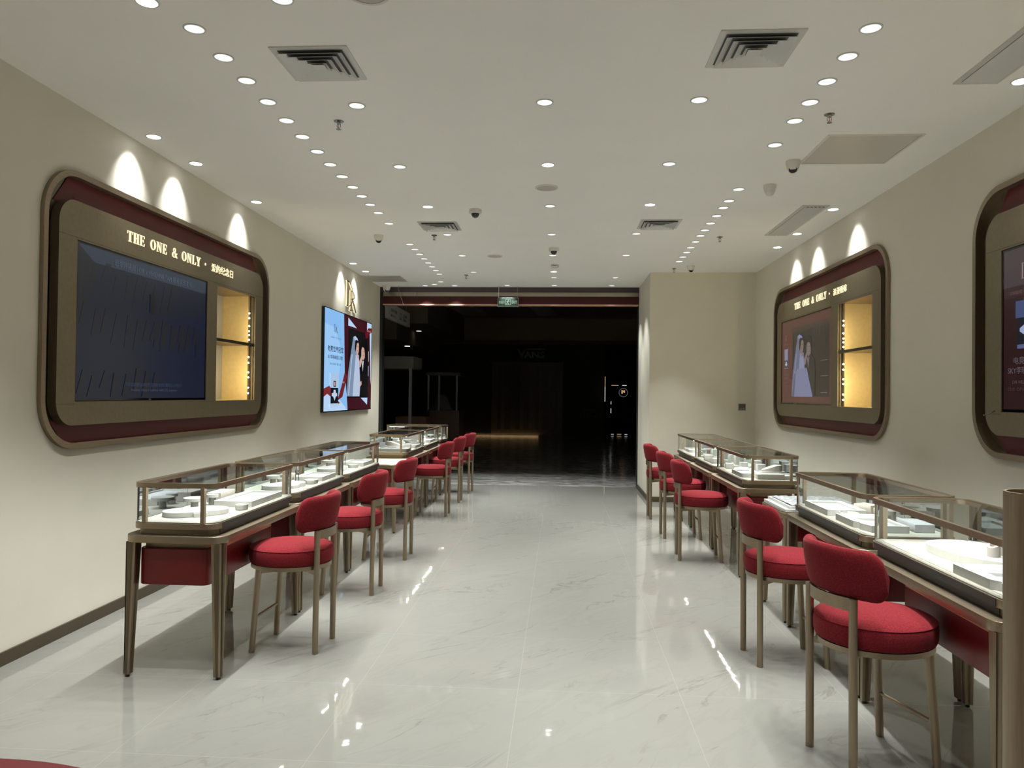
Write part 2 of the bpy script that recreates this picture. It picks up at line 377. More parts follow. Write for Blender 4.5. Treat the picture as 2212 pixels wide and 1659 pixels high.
def series(proto, pts, lab, group, first):
    for i, (x, y) in enumerate(pts):
        p = proto
        if callable(proto): p = proto(i)
        o = p if p.get('label') == 'x' else dup(p, (x, y, HC), p.rotation_euler.z)
        o.location = (x, y, HC); o['label'] = lab % ORD[i+first]; o['group'] = group
        used.append(o)
used = []
yl = [3.756, 4.043, 4.346, 4.650, 4.949, 5.258, 5.561, 5.874, 6.182, 6.47, 6.76, 7.07, 7.52, 8.576, 8.88, 9.191, 9.498, 9.794, 10.098, 10.40, 10.72]
series(pr_row, [(-1.758, y) for y in yl], 'recessed downlight, %s in the long left row over the counters', 'left row of downlights over the counters', 0)
yr = [3.577, 3.87, 4.174, 4.466, 4.763, 5.215, 6.321, 6.693, 6.938, 7.247, 7.556, 7.871, 8.142, 8.459, 8.79, 9.084, 9.38, 9.695]
series(pr_row, [(1.458+(y-6)*.012, y) for y in yr], 'recessed downlight, %s in the long right row over the counters', 'right row of downlights over the counters', 0)
series(lambda i: pr_brt if i == 3 else pr_mid, [(-1.24, y) for y in (3.204, 4.421, 5.632, 6.85, 8.057, 9.285, 10.534)], 'recessed downlight, %s in the widely spaced aisle line left of centre', 'left aisle line of downlights', 0)
series(lambda i: pr_brt if i in (1, 5) else pr_mid, [(-.11, y) for y in (4.41, 5.616, 6.844, 8.062, 9.276, 10.5, 11.04, 11.83)], 'recessed downlight, %s in the line down the centre of the aisle', 'centre aisle line of downlights', 0)
series(lambda i: pr_brt if i == 2 else pr_mid, [(.79, y) for y in (4.407, 5.618, 6.814, 8.035, 9.276, 11.032, 11.836)], 'recessed downlight, %s in the widely spaced aisle line right of centre', 'right aisle line of downlights', 0)
for (x, y), l in zip(((-1.858, 11.457), (-2.0, 11.72), (-2.176, 11.88)), ('nearest', 'middle', 'farthest')):
    dup(pr_mid, (x, y, HC), 0, 'recessed downlight in the short slanting trio by the shop opening, %s of the three' % l, 'slanting trio of downlights by the opening')
dup(pr_mid, (-1.70, 11.88, HC), 0, 'recessed downlight by the shop opening, just right of the slanting trio')
dup(pr_mid, (-.856, 11.84, HC), 0, 'recessed downlight by the opening above the left cord of the exit sign')
wy = (4.917, 5.51, 6.646, 9.847, 10.486)
wn = ('nearest the camera', 'second from the camera', 'above the far end of the big wall panel', 'above the wall television', 'farthest, over the gold wall monogram')
for i, (y, n) in enumerate(zip(wy, wn)):
    o = pr_wl if i == 0 else dup(pr_wl, (0, 0, 0), 0)
    o.location = (-2.780, y, HC); o['label'] = 'bright downlight washing the left wall, ' + n; o['group'] = 'left wall washers'
for y, n in ((4.206, 'nearest, half cut by the frame'), (7.015, 'beside the near end of the linear grille'), (8.061, 'beside the far end of the linear grille'), (8.78, 'farthest from the camera')):
    o = dup(pr_wl, (2.474, y, HC), PI); o['label'] = 'bright downlight washing the right wall, ' + n; o['group'] = 'right wall washers'
dup(pr_brt, (-1.852, 3.20, HC), 0, 'glaring spotlight at the top edge over the left counters')
# unseen downlights added behind the camera to brighten foreground, walls and ceiling
for i, (x, y) in enumerate([(x, y) for y in (-2.2, -1.0, .2, 1.4, 2.5) for x in (-1.4, -.1, 1.2)]):
    dup(pr_mid, (x, y, HC), 0, 'added recessed downlight behind the frame, %s row from the rear wall, %s one' % (ORD[i//3], ('left', 'middle', 'right')[i%3]), 'added downlights behind the camera')
for i, (x, y) in enumerate([(x, y) for y in (2.3, 2.65, 2.95, 3.27) for x in (1.42,)]+[(-1.76, 3.45)]):
    dup(pr_row, (x, y, HC), 0, 'unseen row downlight, ' + ('rearmost right', 'second right', 'third right', 'fourth right', 'left')[i] + ' one over the near counters', 'row downlights above the frame')

# ------------------------------------------------------------------ air vents
def square_vent(x, y, label, s=.2):
    t = thing('square_air_diffuser', label, 'air vent', (x, y, HC), 0, 'square ceiling air diffusers')
    m = MB(); m.ring(rrect(-s, s, -s, s, .002, 1), rrect(-s+.032, s-.032, -s+.032, s-.032, .002, 1), -.006, 0)
    m.build('frame', GREYM, t)
    m = MB(); m.box(-s+.03, s-.03, -s+.03, s-.03, -.0045, -.001); m.build('duct', DARKV, t)
    for k in range(4):
        a = s-.034-k*.038; b = a-.034
        m = MB(); n = 4
        o = [(a,a),(-a,a),(-a,-a),(a,-a)]; i_ = [(b,b),(-b,b),(-b,-b),(b,-b)]
        vs = [(p[0], p[1], -.022) for p in o]+[(p[0], p[1], -.004) for p in i_]+[(p[0], p[1], -.024) for p in o]+[(p[0], p[1], -.006) for p in i_]
        fs = []
        for q in range(4):
            r = (q+1) % 4; fs += [(q, r, 4+r, 4+q), (8+q, 12+q, 12+r, 8+r), (q, 8+q, 8+r, r)]
        m.add(vs, fs); m.build('louvre', GREYM, t)
    m = MB(); a = .034; m.add([(a,a,-.021),(-a,a,-.021),(-a,-a,-.021),(a,-a,-.021),(0,0,-.006),], [(0,1,4),(1,2,4),(2,3,4),(3,0,4)]); m.box(-a,a,-a,a,-.023,-.021); m.build('centre_cone', GREYM, t)
square_vent(-1.280, 3.847, 'square four-way air diffuser, the near one on the left')
square_vent(.940, 3.764, 'square four-way air diffuser, the near one on the right')
square_vent(-1.256, 7.64, 'square four-way air diffuser, the far one on the left beside a dome camera')
square_vent(.972, 7.585, 'square four-way air diffuser, the far one on the right')
def linear_vent(x0, x1, y0, y1, label):
    t = thing('linear_air_grille', label, 'air vent', ((x0+x1)/2, (y0+y1)/2, HC), 0, 'linear air grilles by the right wall')
    a = (x1-x0)/2; b = (y1-y0)/2
    m = MB(); m.ring(rrect(-a, a, -b, b, .002, 1), rrect(-a+.03, a-.03, -b+.03, b-.03, .002, 1), -.008, 0); m.build('frame', GREYM, t)
    m = MB(); m.box(-a+.028, a-.028, -b+.028, b-.028, -.004, -.001); m.build('duct', DARKV, t)
    n = 5
    for k in range(n):
        x = -a+.036+k*(2*a-.066)/n
        m = MB(); m.add([(x, -b+.034, -.0055), (x+.028, -b+.034, -.017), (x+.028, b-.034, -.017), (x, b-.034, -.0055), (x, -b+.034, -.0075), (x+.028, -b+.034, -.019), (x+.028, b-.034, -.019), (x, b-.034, -.0075)],
              [(0,1,2,3),(7,6,5,4),(0,4,5,1),(1,5,6,2),(2,6,7,3),(3,7,4,0)])
        m.build('blade', GREYM, t)
linear_vent(2.152, 2.392, 6.86, 8.12, 'long slotted air grille, the far one, beside two bright wall washers')
linear_vent(2.122, 2.358, 2.96, 4.222, 'long slotted air grille cut by the right edge of the frame')
def hatch(x0, x1, y0, y1, label):
    t = thing('access_hatch', label, 'access panel', ((x0+x1)/2, (y0+y1)/2, HC)); a = (x1-x0)/2; b = (y1-y0)/2
    m = MB(); m.ring(rrect(-a, a, -b, b, .001, 1), rrect(-a+.016, a-.016, -b+.016, b-.016, .001, 1), -.006, 0); m.build('frame', WHITEP, t)
    m = MB(); m.box(-a+.019, a-.019, -b+.019, b-.019, -.004, -.0005); m.build('cover', HATCH, t)
hatch(1.738, 2.358, 5.022, 5.644, 'square grey metal access hatch by the right wall with a soft light reflection')
hatch(-2.94, -2.36, 10.858, 11.44, 'square grey metal access hatch by the left wall near the opening')

# ------------------------------------------------------------------ ceiling fittings
CHROME = pmat('brass_chrome', (.34, .33, .31, 1), .25, metal=1)
REDB = pmat('sprinkler_bulb', (.5, .02, .02, 1), .2)
def make_sprinkler():
    t = thing('fire_sprinkler', 'x', 'sprinkler')
    m = MB(); m.lathe([(.0, -.004), (.030, -.004), (.032, -.001), (.032, 0)], 24); m.lathe([(.012, -.004), (.011, -.018), (0, -.018)], 16); m.build('escutcheon', CHROME, t)
    m = MB()
    for s in (-1, 1): m.path([(s*.010, 0, -.018), (s*.012, 0, -.032), (s*.004, 0, -.050)], .0022, 6)
    m.build('yoke', CHROME, t)
    m = MB(); m.tube((0, 0, -.02), (0, 0, -.046), .0022); m.build('bulb', REDB, t)
    m = MB(); m.lathe([(0, -.050), (.016, -.0505), (.016, -.0525), (0, -.053)], 16); m.build('deflector', CHROME, t)
    return t
spk = make_sprinkler()
for i, (x, y, l) in enumerate(((-1.426, 4.676, 'nearest on the left side, past the near air diffuser'), (1.619, 4.661, 'nearest on the right side, beside the access hatch'), (-1.39, 8.088, 'on the left just beyond the far air diffuser'),
        (1.704, 8.215, 'on the right halfway down the room'), (-1.381, 10.806, 'farthest on the left, toward the opening'), (1.517, 10.237, 'farthest on the right, beside a turret camera'))):
    o = spk if i == 0 else dup(spk, (0, 0, 0)); o.location = (x, y, HC); o['label'] = 'chrome pendent fire sprinkler, ' + l; o['group'] = 'ceiling fire sprinklers'
def make_speaker():
    t = thing('ceiling_speaker', 'x', 'speaker')
    m = MB(); m.ring(circ(0, 0, .095), circ(0, 0, .080), -.007, 0); m.build('rim', WHITEP, t)
    m = MB(); m.lathe([(0, -.005), (.079, -.0045), (.079, 0)], 32); m.build('grille', pmat('speaker_mesh', (.52, .49, .45, 1), .7, noise=.2, nscale=400), t)
    return t
sp = make_speaker()
for i, (x, y, l) in enumerate(((-.131, 6.234, 'the middle one between the centre lights'), (-.833, 9.318, 'the far one left of the centre lights'), (-.847, 3.17, 'the near one cut by the top edge of the frame'))):
    o = sp if i == 0 else dup(sp, (0, 0, 0)); o.location = (x, y, HC); o['label'] = 'flush round white ceiling speaker, ' + l; o['group'] = 'round ceiling speakers'
def turret(x, y, label, look, s=1.0):
    t = thing('turret_camera', label, 'security camera', (x, y, HC), 0)
    m = MB(); m.lathe([(.050*s, 0), (.052*s, -.012*s), (.050*s, -.020*s), (.042*s, -.052*s), (.030*s, -.066*s), (0, -.066*s)], 28); m.build('housing', WHITEP, t)
    d = Vector(look).normalized(); c = Vector((0, 0, -.050*s))
    m = MB(); u = d.orthogonal().normalized(); v = d.cross(u)
    prof = [(-.03, .034), (-.01, .039), (.012, .037), (.024, .031)]
    n = 24; vs = []; fs = []
    for a, r in prof:
        for i in range(n): vs.append(tuple(c+d*a*s+r*s*(math.cos(2*PI*i/n)*u+math.sin(2*PI*i/n)*v)))
    for k in range(3):
        for i in range(n): fs.append((k*n+i, k*n+(i+1)%n, (k+1)*n+(i+1)%n, (k+1)*n+i))
    m.add(vs, fs, 0, True); m.add(vs[-n:], [tuple(range(n))]); m.build('eyeball', WHITEP, t)
    m = MB(); m.tube(c+d*.0245*s, c+d*.0275*s, .029*s, .027*s, 24); m.build('lens_window', BLACKG, t)
    m = MB()
    for q in (-.011, .011): m.tube(c+d*.027*s+u*q*s-v*.014*s, c+d*.0285*s+u*q*s-v*.014*s, .0032*s)
    m.build('infrared_lamps', pmat('ir_lamp', (.35, .35, .4, 1), .3), t)
    return t
turret(1.679, 5.577, 'white turret camera with a black face, at the corner of the right access hatch', (-.25, -.8, -.6), 1.02)
turret(1.685, 6.207, 'white turret camera seen from behind, its face turned away down the room', (.3, .8, -.55), 1.02)
turret(-2.002, 8.081, 'white turret camera with a black face, over the left counters', (.2, -.8, -.5), 1.0)
turret(1.702, 10.019, 'white turret camera with a black face, in front of the pier', (.1, -.9, -.4), 1.0)
turret(-2.80, 11.87, 'white turret camera in the far left corner above the opening', (.5, -.6, -.7), 1.25)
def dome(x, y, label, s=1.0):
    t = thing('dome_camera', label, 'security camera', (x, y, HC))
    m = MB(); m.lathe([(.056*s, 0), (.057*s, -.022*s), (.054*s, -.034*s), (.040*s, -.036*s), (0, -.036*s)], 28); m.build('housing', WHITEP, t)
    m = MB(); m.lathe([(.037*s, -.036*s), (.034*s, -.052*s), (.024*s, -.066*s), (.010*s, -.073*s), (0, -.0745*s)], 24); m.build('dome', pmat('smoked_dome', (.03, .03, .03, 1), .08, coat=.5), t)
    m = MB(); m.lathe([(.010*s, -.0690*s), (.008*s, -.077*s), (0, -.077*s)], 12, cy=-.004); m.build('lens', pmat('lens_ring', (.25, .24, .22, 1), .3), t)
dome(-.812, 6.972, 'white dome camera with a smoked bubble, beside the far left air diffuser', 1.05)
dome(-.093, 8.819, 'white dome camera with a smoked bubble, between the centre lights', 1.05)
t = thing('smoke_detector', 'small round white smoke detector between two centre lights near the opening', 'smoke detector', (-.087, 9.915, HC))
m = MB(); m.lathe([(.052, 0), (.052, -.012), (.046, -.013), (.046, -.020), (0, -.020)], 28); m.build('base', WHITEP, t)
m = MB(); m.lathe([(.050, -.020), (.050, -.032), (.040, -.044), (0, -.046)], 28); m.build('cap', WHITEP, t)
m = MB()
for k in range(10):
    a = k*PI/5; m.xf = Matrix.Rotation(a, 4, 'Z'); m.box(.0485, .0508, -.009, .009, -.030, -.024); m.xf = None
m.build('sensor_slots', BLACK, t)
# hanging exit sign
t = thing('exit_sign', 'hanging green and white emergency exit sign with a running figure', 'exit sign', (-.845, 11.9, 3.012))
EXW = emat('exit_glow', (.45, .75, .5, 1), .55)
m = MB(); m.box(-.166, .166, -.012, .012, -.148, 0); m.build('frame', STEELG, t)
m = MB(); m.box(-.160, .160, -.0135, .0135, -.142, -.006); m.build('face', pmat('exit_green', (.004, .012, .007, 1), .4), t)
for x in (-.150, .150):
    m = MB(); m.tube((x, 0, 0), (x, 0, HC-3.012), .0035 if x < 0 else .0016, n=8); m.build('hanging_cord' if x > 0 else 'hanging_rod', WHITEP if x < 0 else STEELG, t)
def wtext(parent, name, s, mat, x, z, y, w=None, h=None, depth=.002, bold=0, sx=1):
    vs, fs = text2d(s, w, h, depth, bold=bold, sx=sx)
    m = MB(); m.add([(x+v[0], y-v[2], z+v[1]) for v in vs], fs); return m.build(name, mat, parent, merge=False)
wtext(t, 'lettering', '安全出口', EXW, -.142, -.095, -.0145, .088, .042, bold=.01)
wtext(t, 'lettering', 'EXIT', EXW, .062, -.095, -.0145, .084, .044, bold=.01)
m = MB()
def fpoly(m, pts, y, mi=0, d=.001): # polygon in x,z facing -y
    n = len(pts)
    m.add([(p[0], y, p[1]) for p in pts]+[(p[0], y+d, p[1]) for p in pts], [tuple(range(n)), tuple(range(2*n-1, n-1, -1))]+[(i, (i+1)%n, n+(i+1)%n, n+i) for i in range(n)], mi)
def fring(m, x0, x1, z0, z1, t_, y, mi=0):
    fpoly(m, [(x0,z0),(x1,z0),(x1,z0+t_),(x0,z0+t_)], y, mi); fpoly(m, [(x0,z1-t_),(x1,z1-t_),(x1,z1),(x0,z1)], y, mi)
    fpoly(m, [(x0,z0),(x0+t_,z0),(x0+t_,z1),(x0,z1)], y, mi); fpoly(m, [(x1-t_,z0),(x1,z0),(x1,z1),(x1-t_,z1)], y, mi)
fring(m, -.044, .044, -.118, -.030, .006, -.0145)
def seg(m, a, b, w_, y, mi=0):
    a = Vector(a); b = Vector(b); n = Vector((-(b-a).y, (b-a).x)).normalized()*w_/2
    fpoly(m, [tuple(a-n), tuple(b-n), tuple(b+n), tuple(a+n)], y, mi)
for a, b in (((.002,-.056),(-.006,-.080)), ((-.006,-.080),(.010,-.092)), ((.010,-.092),(.006,-.110)), ((-.006,-.080),(-.018,-.096)), ((-.018,-.096),(-.032,-.098)), ((.002,-.056),(-.016,-.062)), ((-.016,-.062),(-.022,-.074)), ((.002,-.056),(.018,-.068)), ((.018,-.068),(.026,-.060))): seg(m, a, b, .009, -.0155)
fpoly(m, circ(.010, -.044, .008, n=12), -.0155)
m.build('running_figure', EXW, t, merge=False)
# loose wire hanging under the header
t = thing('loose_wire', 'thin grey wire hanging loose in front of the red header', 'wire', (-2.62, 11.95, HC))
m = MB(); m.path([(0, 0, 0), (0, -.005, -.06), (.02, -.01, -.14), (.06, -.01, -.23), (.075, -.01, -.285)], .0045, 8); m.build('cable', pmat('wire_grey', (.25, .22, .25, 1), .5), t)
m = MB(); m.tube((.075, -.01, -.283), (.093, -.01, -.30), .007); m.build('plug', WHITEP, t)
# wall control on the pier
t = thing('wall_outlet', 'small square grey control box on the pier wall above the far right counter', 'wall control', (2.51, YP, 1.333))
m = MB(); m.box(-.052, .052, -.012, 0, -.050, .050); m.build('plate', pmat('plate_grey', (.40, .38, .33, 1), .4), t)
m = MB(); m.box(-.044, .044, -.014, -.011, -.040, .042); m.build('window', pmat('outlet_dark', (.10, .10, .08, 1), .3), t)
m = MB(); m.tube((.02, -.014, -.018), (.02, -.022, -.018), .012); m.box(-.03, .0, -.018, -.013, -.032, -.022); m.build('knob', pmat('knob_grey', (.30, .29, .25, 1), .35), t)  # knob and small bar in one plain grey-beige

# ------------------------------------------------------------------ wall display units
SER = {}   # hand drawn serif capitals, each a list of stroke polygons in a box of height 1
def serif(ch):
    st, th, sf = .20, .075, .05
    
    P = []
    R = lambda x0, x1, y0, y1: P.append([(x0,y0),(x1,y0),(x1,y1),(x0,y1)])
    if ch == 'T': R(.22,.42,0,1); R(.0,.64,.93,1); R(.12,.52,0,sf); P.append([(0,.93),(.05,.93),(.03,.72),(0,.72)]); P.append([(.59,.93),(.64,.93),(.64,.72),(.61,.72)]); w_ = .66
    elif ch == 'H': R(.07,.25,0,1); R(.45,.63,0,1); R(.25,.45,.47,.54); [R(a,b,c,d) for a,b in ((0,.32),(.38,.70)) for c,d in ((0,sf),(1-sf,1))]; w_ = .72
    elif ch == 'E': R(.07,.26,0,1); R(0,.58,0,sf+.01); R(0,.58,.94,1); R(.26,.46,.48,.54); P.append([(.52,.06),(.58,.06),(.60,.28),(.57,.28)]); P.append([(.52,.94),(.58,.94),(.58,.74),(.55,.74)]); R(.43,.46,.38,.64); w_ = .62
    elif ch == 'N': R(.09,.16,0,1); R(.56,.63,0,1); P.append([(.05,1),(.27,1),(.63,0),(.56,0),(.50,.06)]); R(0,.25,0,sf); R(.46,.74,1-sf,1); R(.0,.2,1-sf,1); w_ = .76
    elif ch == 'L': R(.07,.26,0,1); R(0,.36,1-sf,1); R(0,.58,0,sf+.01); P.append([(.50,.06),(.58,.06),(.61,.32),(.58,.32)]); w_ = .63
    elif ch == 'Y': P.append([(.02,1),(.24,1),(.42,.50),(.42,.42),(.26,.42)]); P.append([(.56,1),(.64,1),(.42,.44),(.36,.50)]); R(.26,.44,0,.46); R(-.03,.32,1-sf,1); R(.46,.74,1-sf,1); R(.16,.54,0,sf); w_ = .72
    elif ch == 'O': w_ = .76
    elif ch == '&': w_ = .80
    else: w_ = .34
    return P, w_
def ringpts(cx, cy, rx, ry, n=28): return [(cx+rx*math.cos(2*PI*i/n), cy+ry*math.sin(2*PI*i/n)) for i in range(n)]
def serif_word(m, s, x, z, h, y, k=1.0, d=.006, gap=.07):
    sx = h*k
    for ch in s:
        P, w_ = serif(ch)
        for p in P: fpoly(m, [(x+q[0]*sx, z+q[1]*h) for q in p], y, 0, d)
        if ch == 'O':
            vs, fs = shape2d([ringpts(.36, .5, .36, .52), ringpts(.36, .5, .17, .47)], 0, d)
            m.add([(x+v[0]*sx, y+d-v[2], z+v[1]*h) for v in vs], fs)
        if ch == '&':
            for lp in (([ringpts(.36, .76, .19, .25), ringpts(.36, .76, .09, .20)]), ([ringpts(.30, .27, .29, .29), ringpts(.30, .27, .14, .23)])):
                vs, fs = shape2d(lp, 0, d); m.add([(x+v[0]*sx, y+d-v[2], z+v[1]*h) for v in vs], fs)
            fpoly(m, [(x+a*sx, z+b*h) for a, b in ((.24,.66),(.38,.66),(.80,0),(.60,0))], y, 0, d)
            fpoly(m, [(x+a*sx, z+b*h) for a, b in ((.62,.50),(.80,.50),(.80,.46),(.62,.46))], y, 0, d); fpoly(m, [(x+a*sx, z+b*h) for a, b in ((.68,.48),(.74,.48),(.56,.10),(.50,.14))], y, 0, d)
        x += (w_+gap)*sx
    return x
def wall_unit(loc, rz, label, cn, far, text=True):
    t = thing('wall_display_panel', label, 'wall display', loc, rz, 'bronze framed wall displays')
    W_, z0, z1 = 3.28, 1.115, 2.787
    def rr(d, r): return rrect(d, W_-d, z0+d, z1-d, r, 12)
    def ringxz(name, po, pi, ya, yb, mat):
        m = MB(); m.ring(po, pi, ya, yb); m.v = [(v[0], v[2], v[1]) for v in m.v]; return m.build(name, mat, t)
    ringxz('outer_frame', rr(-.002, .302), rr(.034, .268), -.026, -.0005, BRONZE)
    ringxz('inner_frame', rr(.0045, .296), rr(.030, .27), -.0005, .046, BRONZE)
    m = MB(); fpoly(m, [(.15,2.585),(W_-.15,2.585),(W_-.28,2.756),(.28,2.756)], .034); fpoly(m, [(.15,1.285),(W_-.15,1.285),(W_-.28,1.146),(.28,1.146)], .034)
    m.build('red_band', BURG, t)
    vs, fs = shape2d([rr(.03, .27), rrect(2.16, 2.97, NZ0, NZ1, .002, 1)], 0, .005); m = MB(); m.add([(v[0], .044-v[2], v[1]) for v in vs], fs); m.build('backing', BRONZED, t, merge=False)
    vs, fs = shape2d([rrect(.135, 3.140, 1.254, 2.612, .15, 10), rrect(.305, 1.985, 1.398, 2.380, .002, 1), rrect(2.162, 2.968, NZ0, NZ1, .002, 1)], 0, .054)
    m = MB(); m.add([(v[0], .036-v[2], v[1]) for v in vs], fs)
    for zz, a, b in ((2.392, .137, 3.138), (1.384, .137, .30), (1.384, 1.99, 2.16), (1.384, 2.972, 3.138)): m.box(a, b, -.0186, -.015, zz-.001, zz+.001, 1)
    m.build('front_panel', [GOLDP, BLACK], t, merge=False)
    # niche: the side away from the shop front has a return with the lamp rod
    a, b, D = 2.166, 2.964, .270
    si = far; e = .004
    xi, xo = (b-.075, b) if far > 0 else (a+.075, a)      # return between xi (side wall) and xo (opening edge)
    lo, hi = (a, xi) if far > 0 else (xi, b)
    m = MB()
    m.box(lo, hi, D-e, D, NZ0, NZ1, 2); m.box(lo if far > 0 else hi-e, lo+e if far > 0 else hi, -.015, D, NZ0, NZ1, 0)
    m.box(xi-.002, xi+.002, .020, D, NZ0, NZ1, 0); m.box(min(xi, xo), max(xi, xo), .018, .022, NZ0, NZ1, 0)
    m.box(a, b, -.015, D, NZ0, NZ0+e, 0); m.box(a, b, -.015, D, NZ1-e, NZ1, 1)
    m.build('niche', [GOLDN, BRONZE, CREAM], t)
    m = MB(); m.box(a+e, b-e, -.012, .018, 1.902, 1.928); m.box(lo+e, hi-e, .018, D-e, 1.902, 1.928); m.build('shelf', BRONZED, t)
    xr = (b-.066) if far > 0 else (a+.066); sx_ = far
    r = MB(); r.tube((xr, .002, NZ0+e), (xr, .002, 1.902), .005, n=8); r.tube((xr, .002, 1.928), (xr, .002, NZ1-e), .005, n=8)
    rod = r.build('lamp_rod', BLACK, t)
    for zz in (2.21, 2.165, 2.09, 2.04, 2.005, 1.96, 1.795, 1.743, 1.652, 1.605, 1.507, 1.455):
        q = MB(); q.tube((xr, .002, zz), (xr-sx_*.030, 0, zz), .0065, n=10, mi=0)
        q.tube((xr-sx_*.0301, 0, zz), (xr-sx_*.034, 0, zz), .0075, .005, n=10, mi=1); q.build('spot_bulb', [CHROME, BULB], rod)
    for zt, pw in ((2.05, 1.6), (1.62, 2.6)):  # added area lights without a fitting, brightening the niche's far side wall
        l = bpy.data.lights.new('niche_fill', 'AREA'); l.shape = 'RECTANGLE'; l.size = .25; l.size_y = .02; l.energy = pw; l.color = (1, .84, .52); l.spread = math.radians(150)
        o = bpy.data.objects.new('niche_fill', l); COL.objects.link(o); o.parent = t; o.location = ((a+.02) if far > 0 else (b-.02), .04, zt); o.rotation_euler = (0, -math.radians(90)*far, 0)
    if text:
        m = MB(); x = .82
        x = serif_word(m, 'THE', x, 2.478, .072, -.0225, .82, .004); x += .040
        x = serif_word(m, 'ONE', x, 2.478, .072, -.0225, .82, .004); x += .040
        x = serif_word(m, '&', x, 2.478, .072, -.0225, .82, .004); x += .036
        x = serif_word(m, 'ONLY', x, 2.478, .072, -.0225, .82, .004)
        # stretch to the measured width
        k = (1.826-.82)/(x-.02-.82); m.v = [(.82+(v[0]-.82)*k, v[1], v[2]) for v in m.v]
        fpoly(m, ringpts(1.935, 2.514, .010, .010, 14), -.0225, 0, .004)
        m.build('lettering', SIGNW, t, merge=False)
        wtext(t, 'lettering', cn, SIGNW, 2.045, 2.476, -.0205, .41 if len(cn) == 5 else .345, .070, .003, bold=.002)
    return t
wall_unit((XL, UL, 0), PI/2, 'large bronze rounded wall display on the left wall holding a dark blue television', '爱的纪念日', 1)
wall_unit((XR, UR2, 0), -PI/2, 'bronze rounded wall display on the right wall, whole in view, with lit gold niche', '浪漫婚嫁', -1)
wall_unit((XR, UR1, 0), -PI/2, 'bronze rounded wall display at the right edge, only its far end in view', '', -1, text=False)

# ------------------------------------------------------------------ televisions
_em = {}
def E_(c, s=1.0, rough=.25):
    k = (c, s)
    if k not in _em: _em[k] = emat('screen_%d_%d_%d_%d' % (*c, int(s*100)), srgb(*c), s, rough)
    return _em[k]
class Screen:
    """flat picture on a screen: layers of coloured shapes, x right, z up, unit square scaled to W x H"""
    def __init__(s, x0, x1, z0, z1, y, gain=1.0): s.x0, s.x1, s.z0, s.z1, s.y, s.g = x0, x1, z0, z1, y, gain; s.m = MB(); s.mats = []; s.k = 0
    def mi(s, c):
        m = E_(c, s.g)
        if m not in s.mats: s.mats.append(m)
        return s.mats.index(m)
    def P(s, u, v): return (s.x0+u*(s.x1-s.x0), s.z1-v*(s.z1-s.z0))
    def poly(s, pts, c):
        s.k += 1; y = s.y-.0001*s.k; q = [s.P(*p) for p in pts]
        s.m.add([(p[0], y, p[1]) for p in q], [tuple(range(len(q)))], s.mi(c))
    def rect(s, u0, v0, u1, v1, c): s.poly([(u0,v0),(u1,v0),(u1,v1),(u0,v1)], c)
    def oval(s, u, v, ru, rv, c, n=20): s.poly([(u+ru*math.cos(2*PI*i/n), v+rv*math.sin(2*PI*i/n)) for i in range(n)], c)
    def text(s, t, u, v, w_, h_, c, bold=0):
        s.k += 1; y = s.y-.0001*s.k; vs, fs = text2d(t, w_*(s.x1-s.x0), h_*(s.z1-s.z0), .00004, bold=bold)
        x, z = s.P(u, v+h_); s.m.add([(x+a[0], y-a[2], z+a[1]) for a in vs], fs, s.mi(c))
    def logo(s, u, v, w_, h_, c):
        # tall interlocked D and R
        def st(pts): s.poly([(u+a*w_, v+(1-b)*h_) for a, b in pts], c)
        for q in dr_strokes(): st(q)
    def build(s, parent): return s.m.build('screen_picture', s.mats, parent, merge=False)
def dr_strokes():
    S = []
    R = lambda x0, x1, y0, y1: S.append([(x0,y0),(x1,y0),(x1,y1),(x0,y1)])
    R(.06,.16,.12,1.0); R(0,.24,.97,1.0); R(0,.30,.12,.15)               # D stem
    n = 12                                                               # D bowl
    for i in range(n):
        a0 = PI/2-PI*i/n*.98; a1 = PI/2-PI*(i+1)/n*.98
        f = lambda a, rx, ry: (.16+rx*max(0, math.cos(a)), .56+ry*math.sin(a))
        S.append([f(a0,.50,.44), f(a1,.50,.44), f(a1,.42,.41), f(a0,.42,.41)])
    R(.40,.48,0,.72); R(.32,.58,0,.03)                                   # R stem
    for i in range(8):
        a0 = PI/2-PI*i/8; a1 = PI/2-PI*(i+1)/8
        f = lambda a, rx, ry: (.48+rx*max(0, math.cos(a)), .56+ry*math.sin(a))
        S.append([f(a0,.34,.16), f(a1,.34,.16), f(a1,.26,.13), f(a0,.26,.13)])
    S.append([(.56,.41),(.66,.41),(1.0,0),(.86,0)])
    return S
def tv_body(t, x0, x1, z0, z1, ya, yb, chin=.012):
    m = MB(); m.box(x0, x1, ya, yb, z0, z1); m.build('housing', BLACK, t)
    b = .009
    m = MB(); fr = ya-.003
    m.box(x0, x1, fr, ya, z1-b, z1); m.box(x0, x1, fr, ya, z0, z0+chin); m.box(x0, x0+b, fr, ya, z0+chin, z1-b); m.box(x1-b, x1, fr, ya, z0+chin, z1-b)
    m.build('bezel', BLACKG, t)
    return x0+b, x1-b, z0+chin, z1-b, ya-.0005
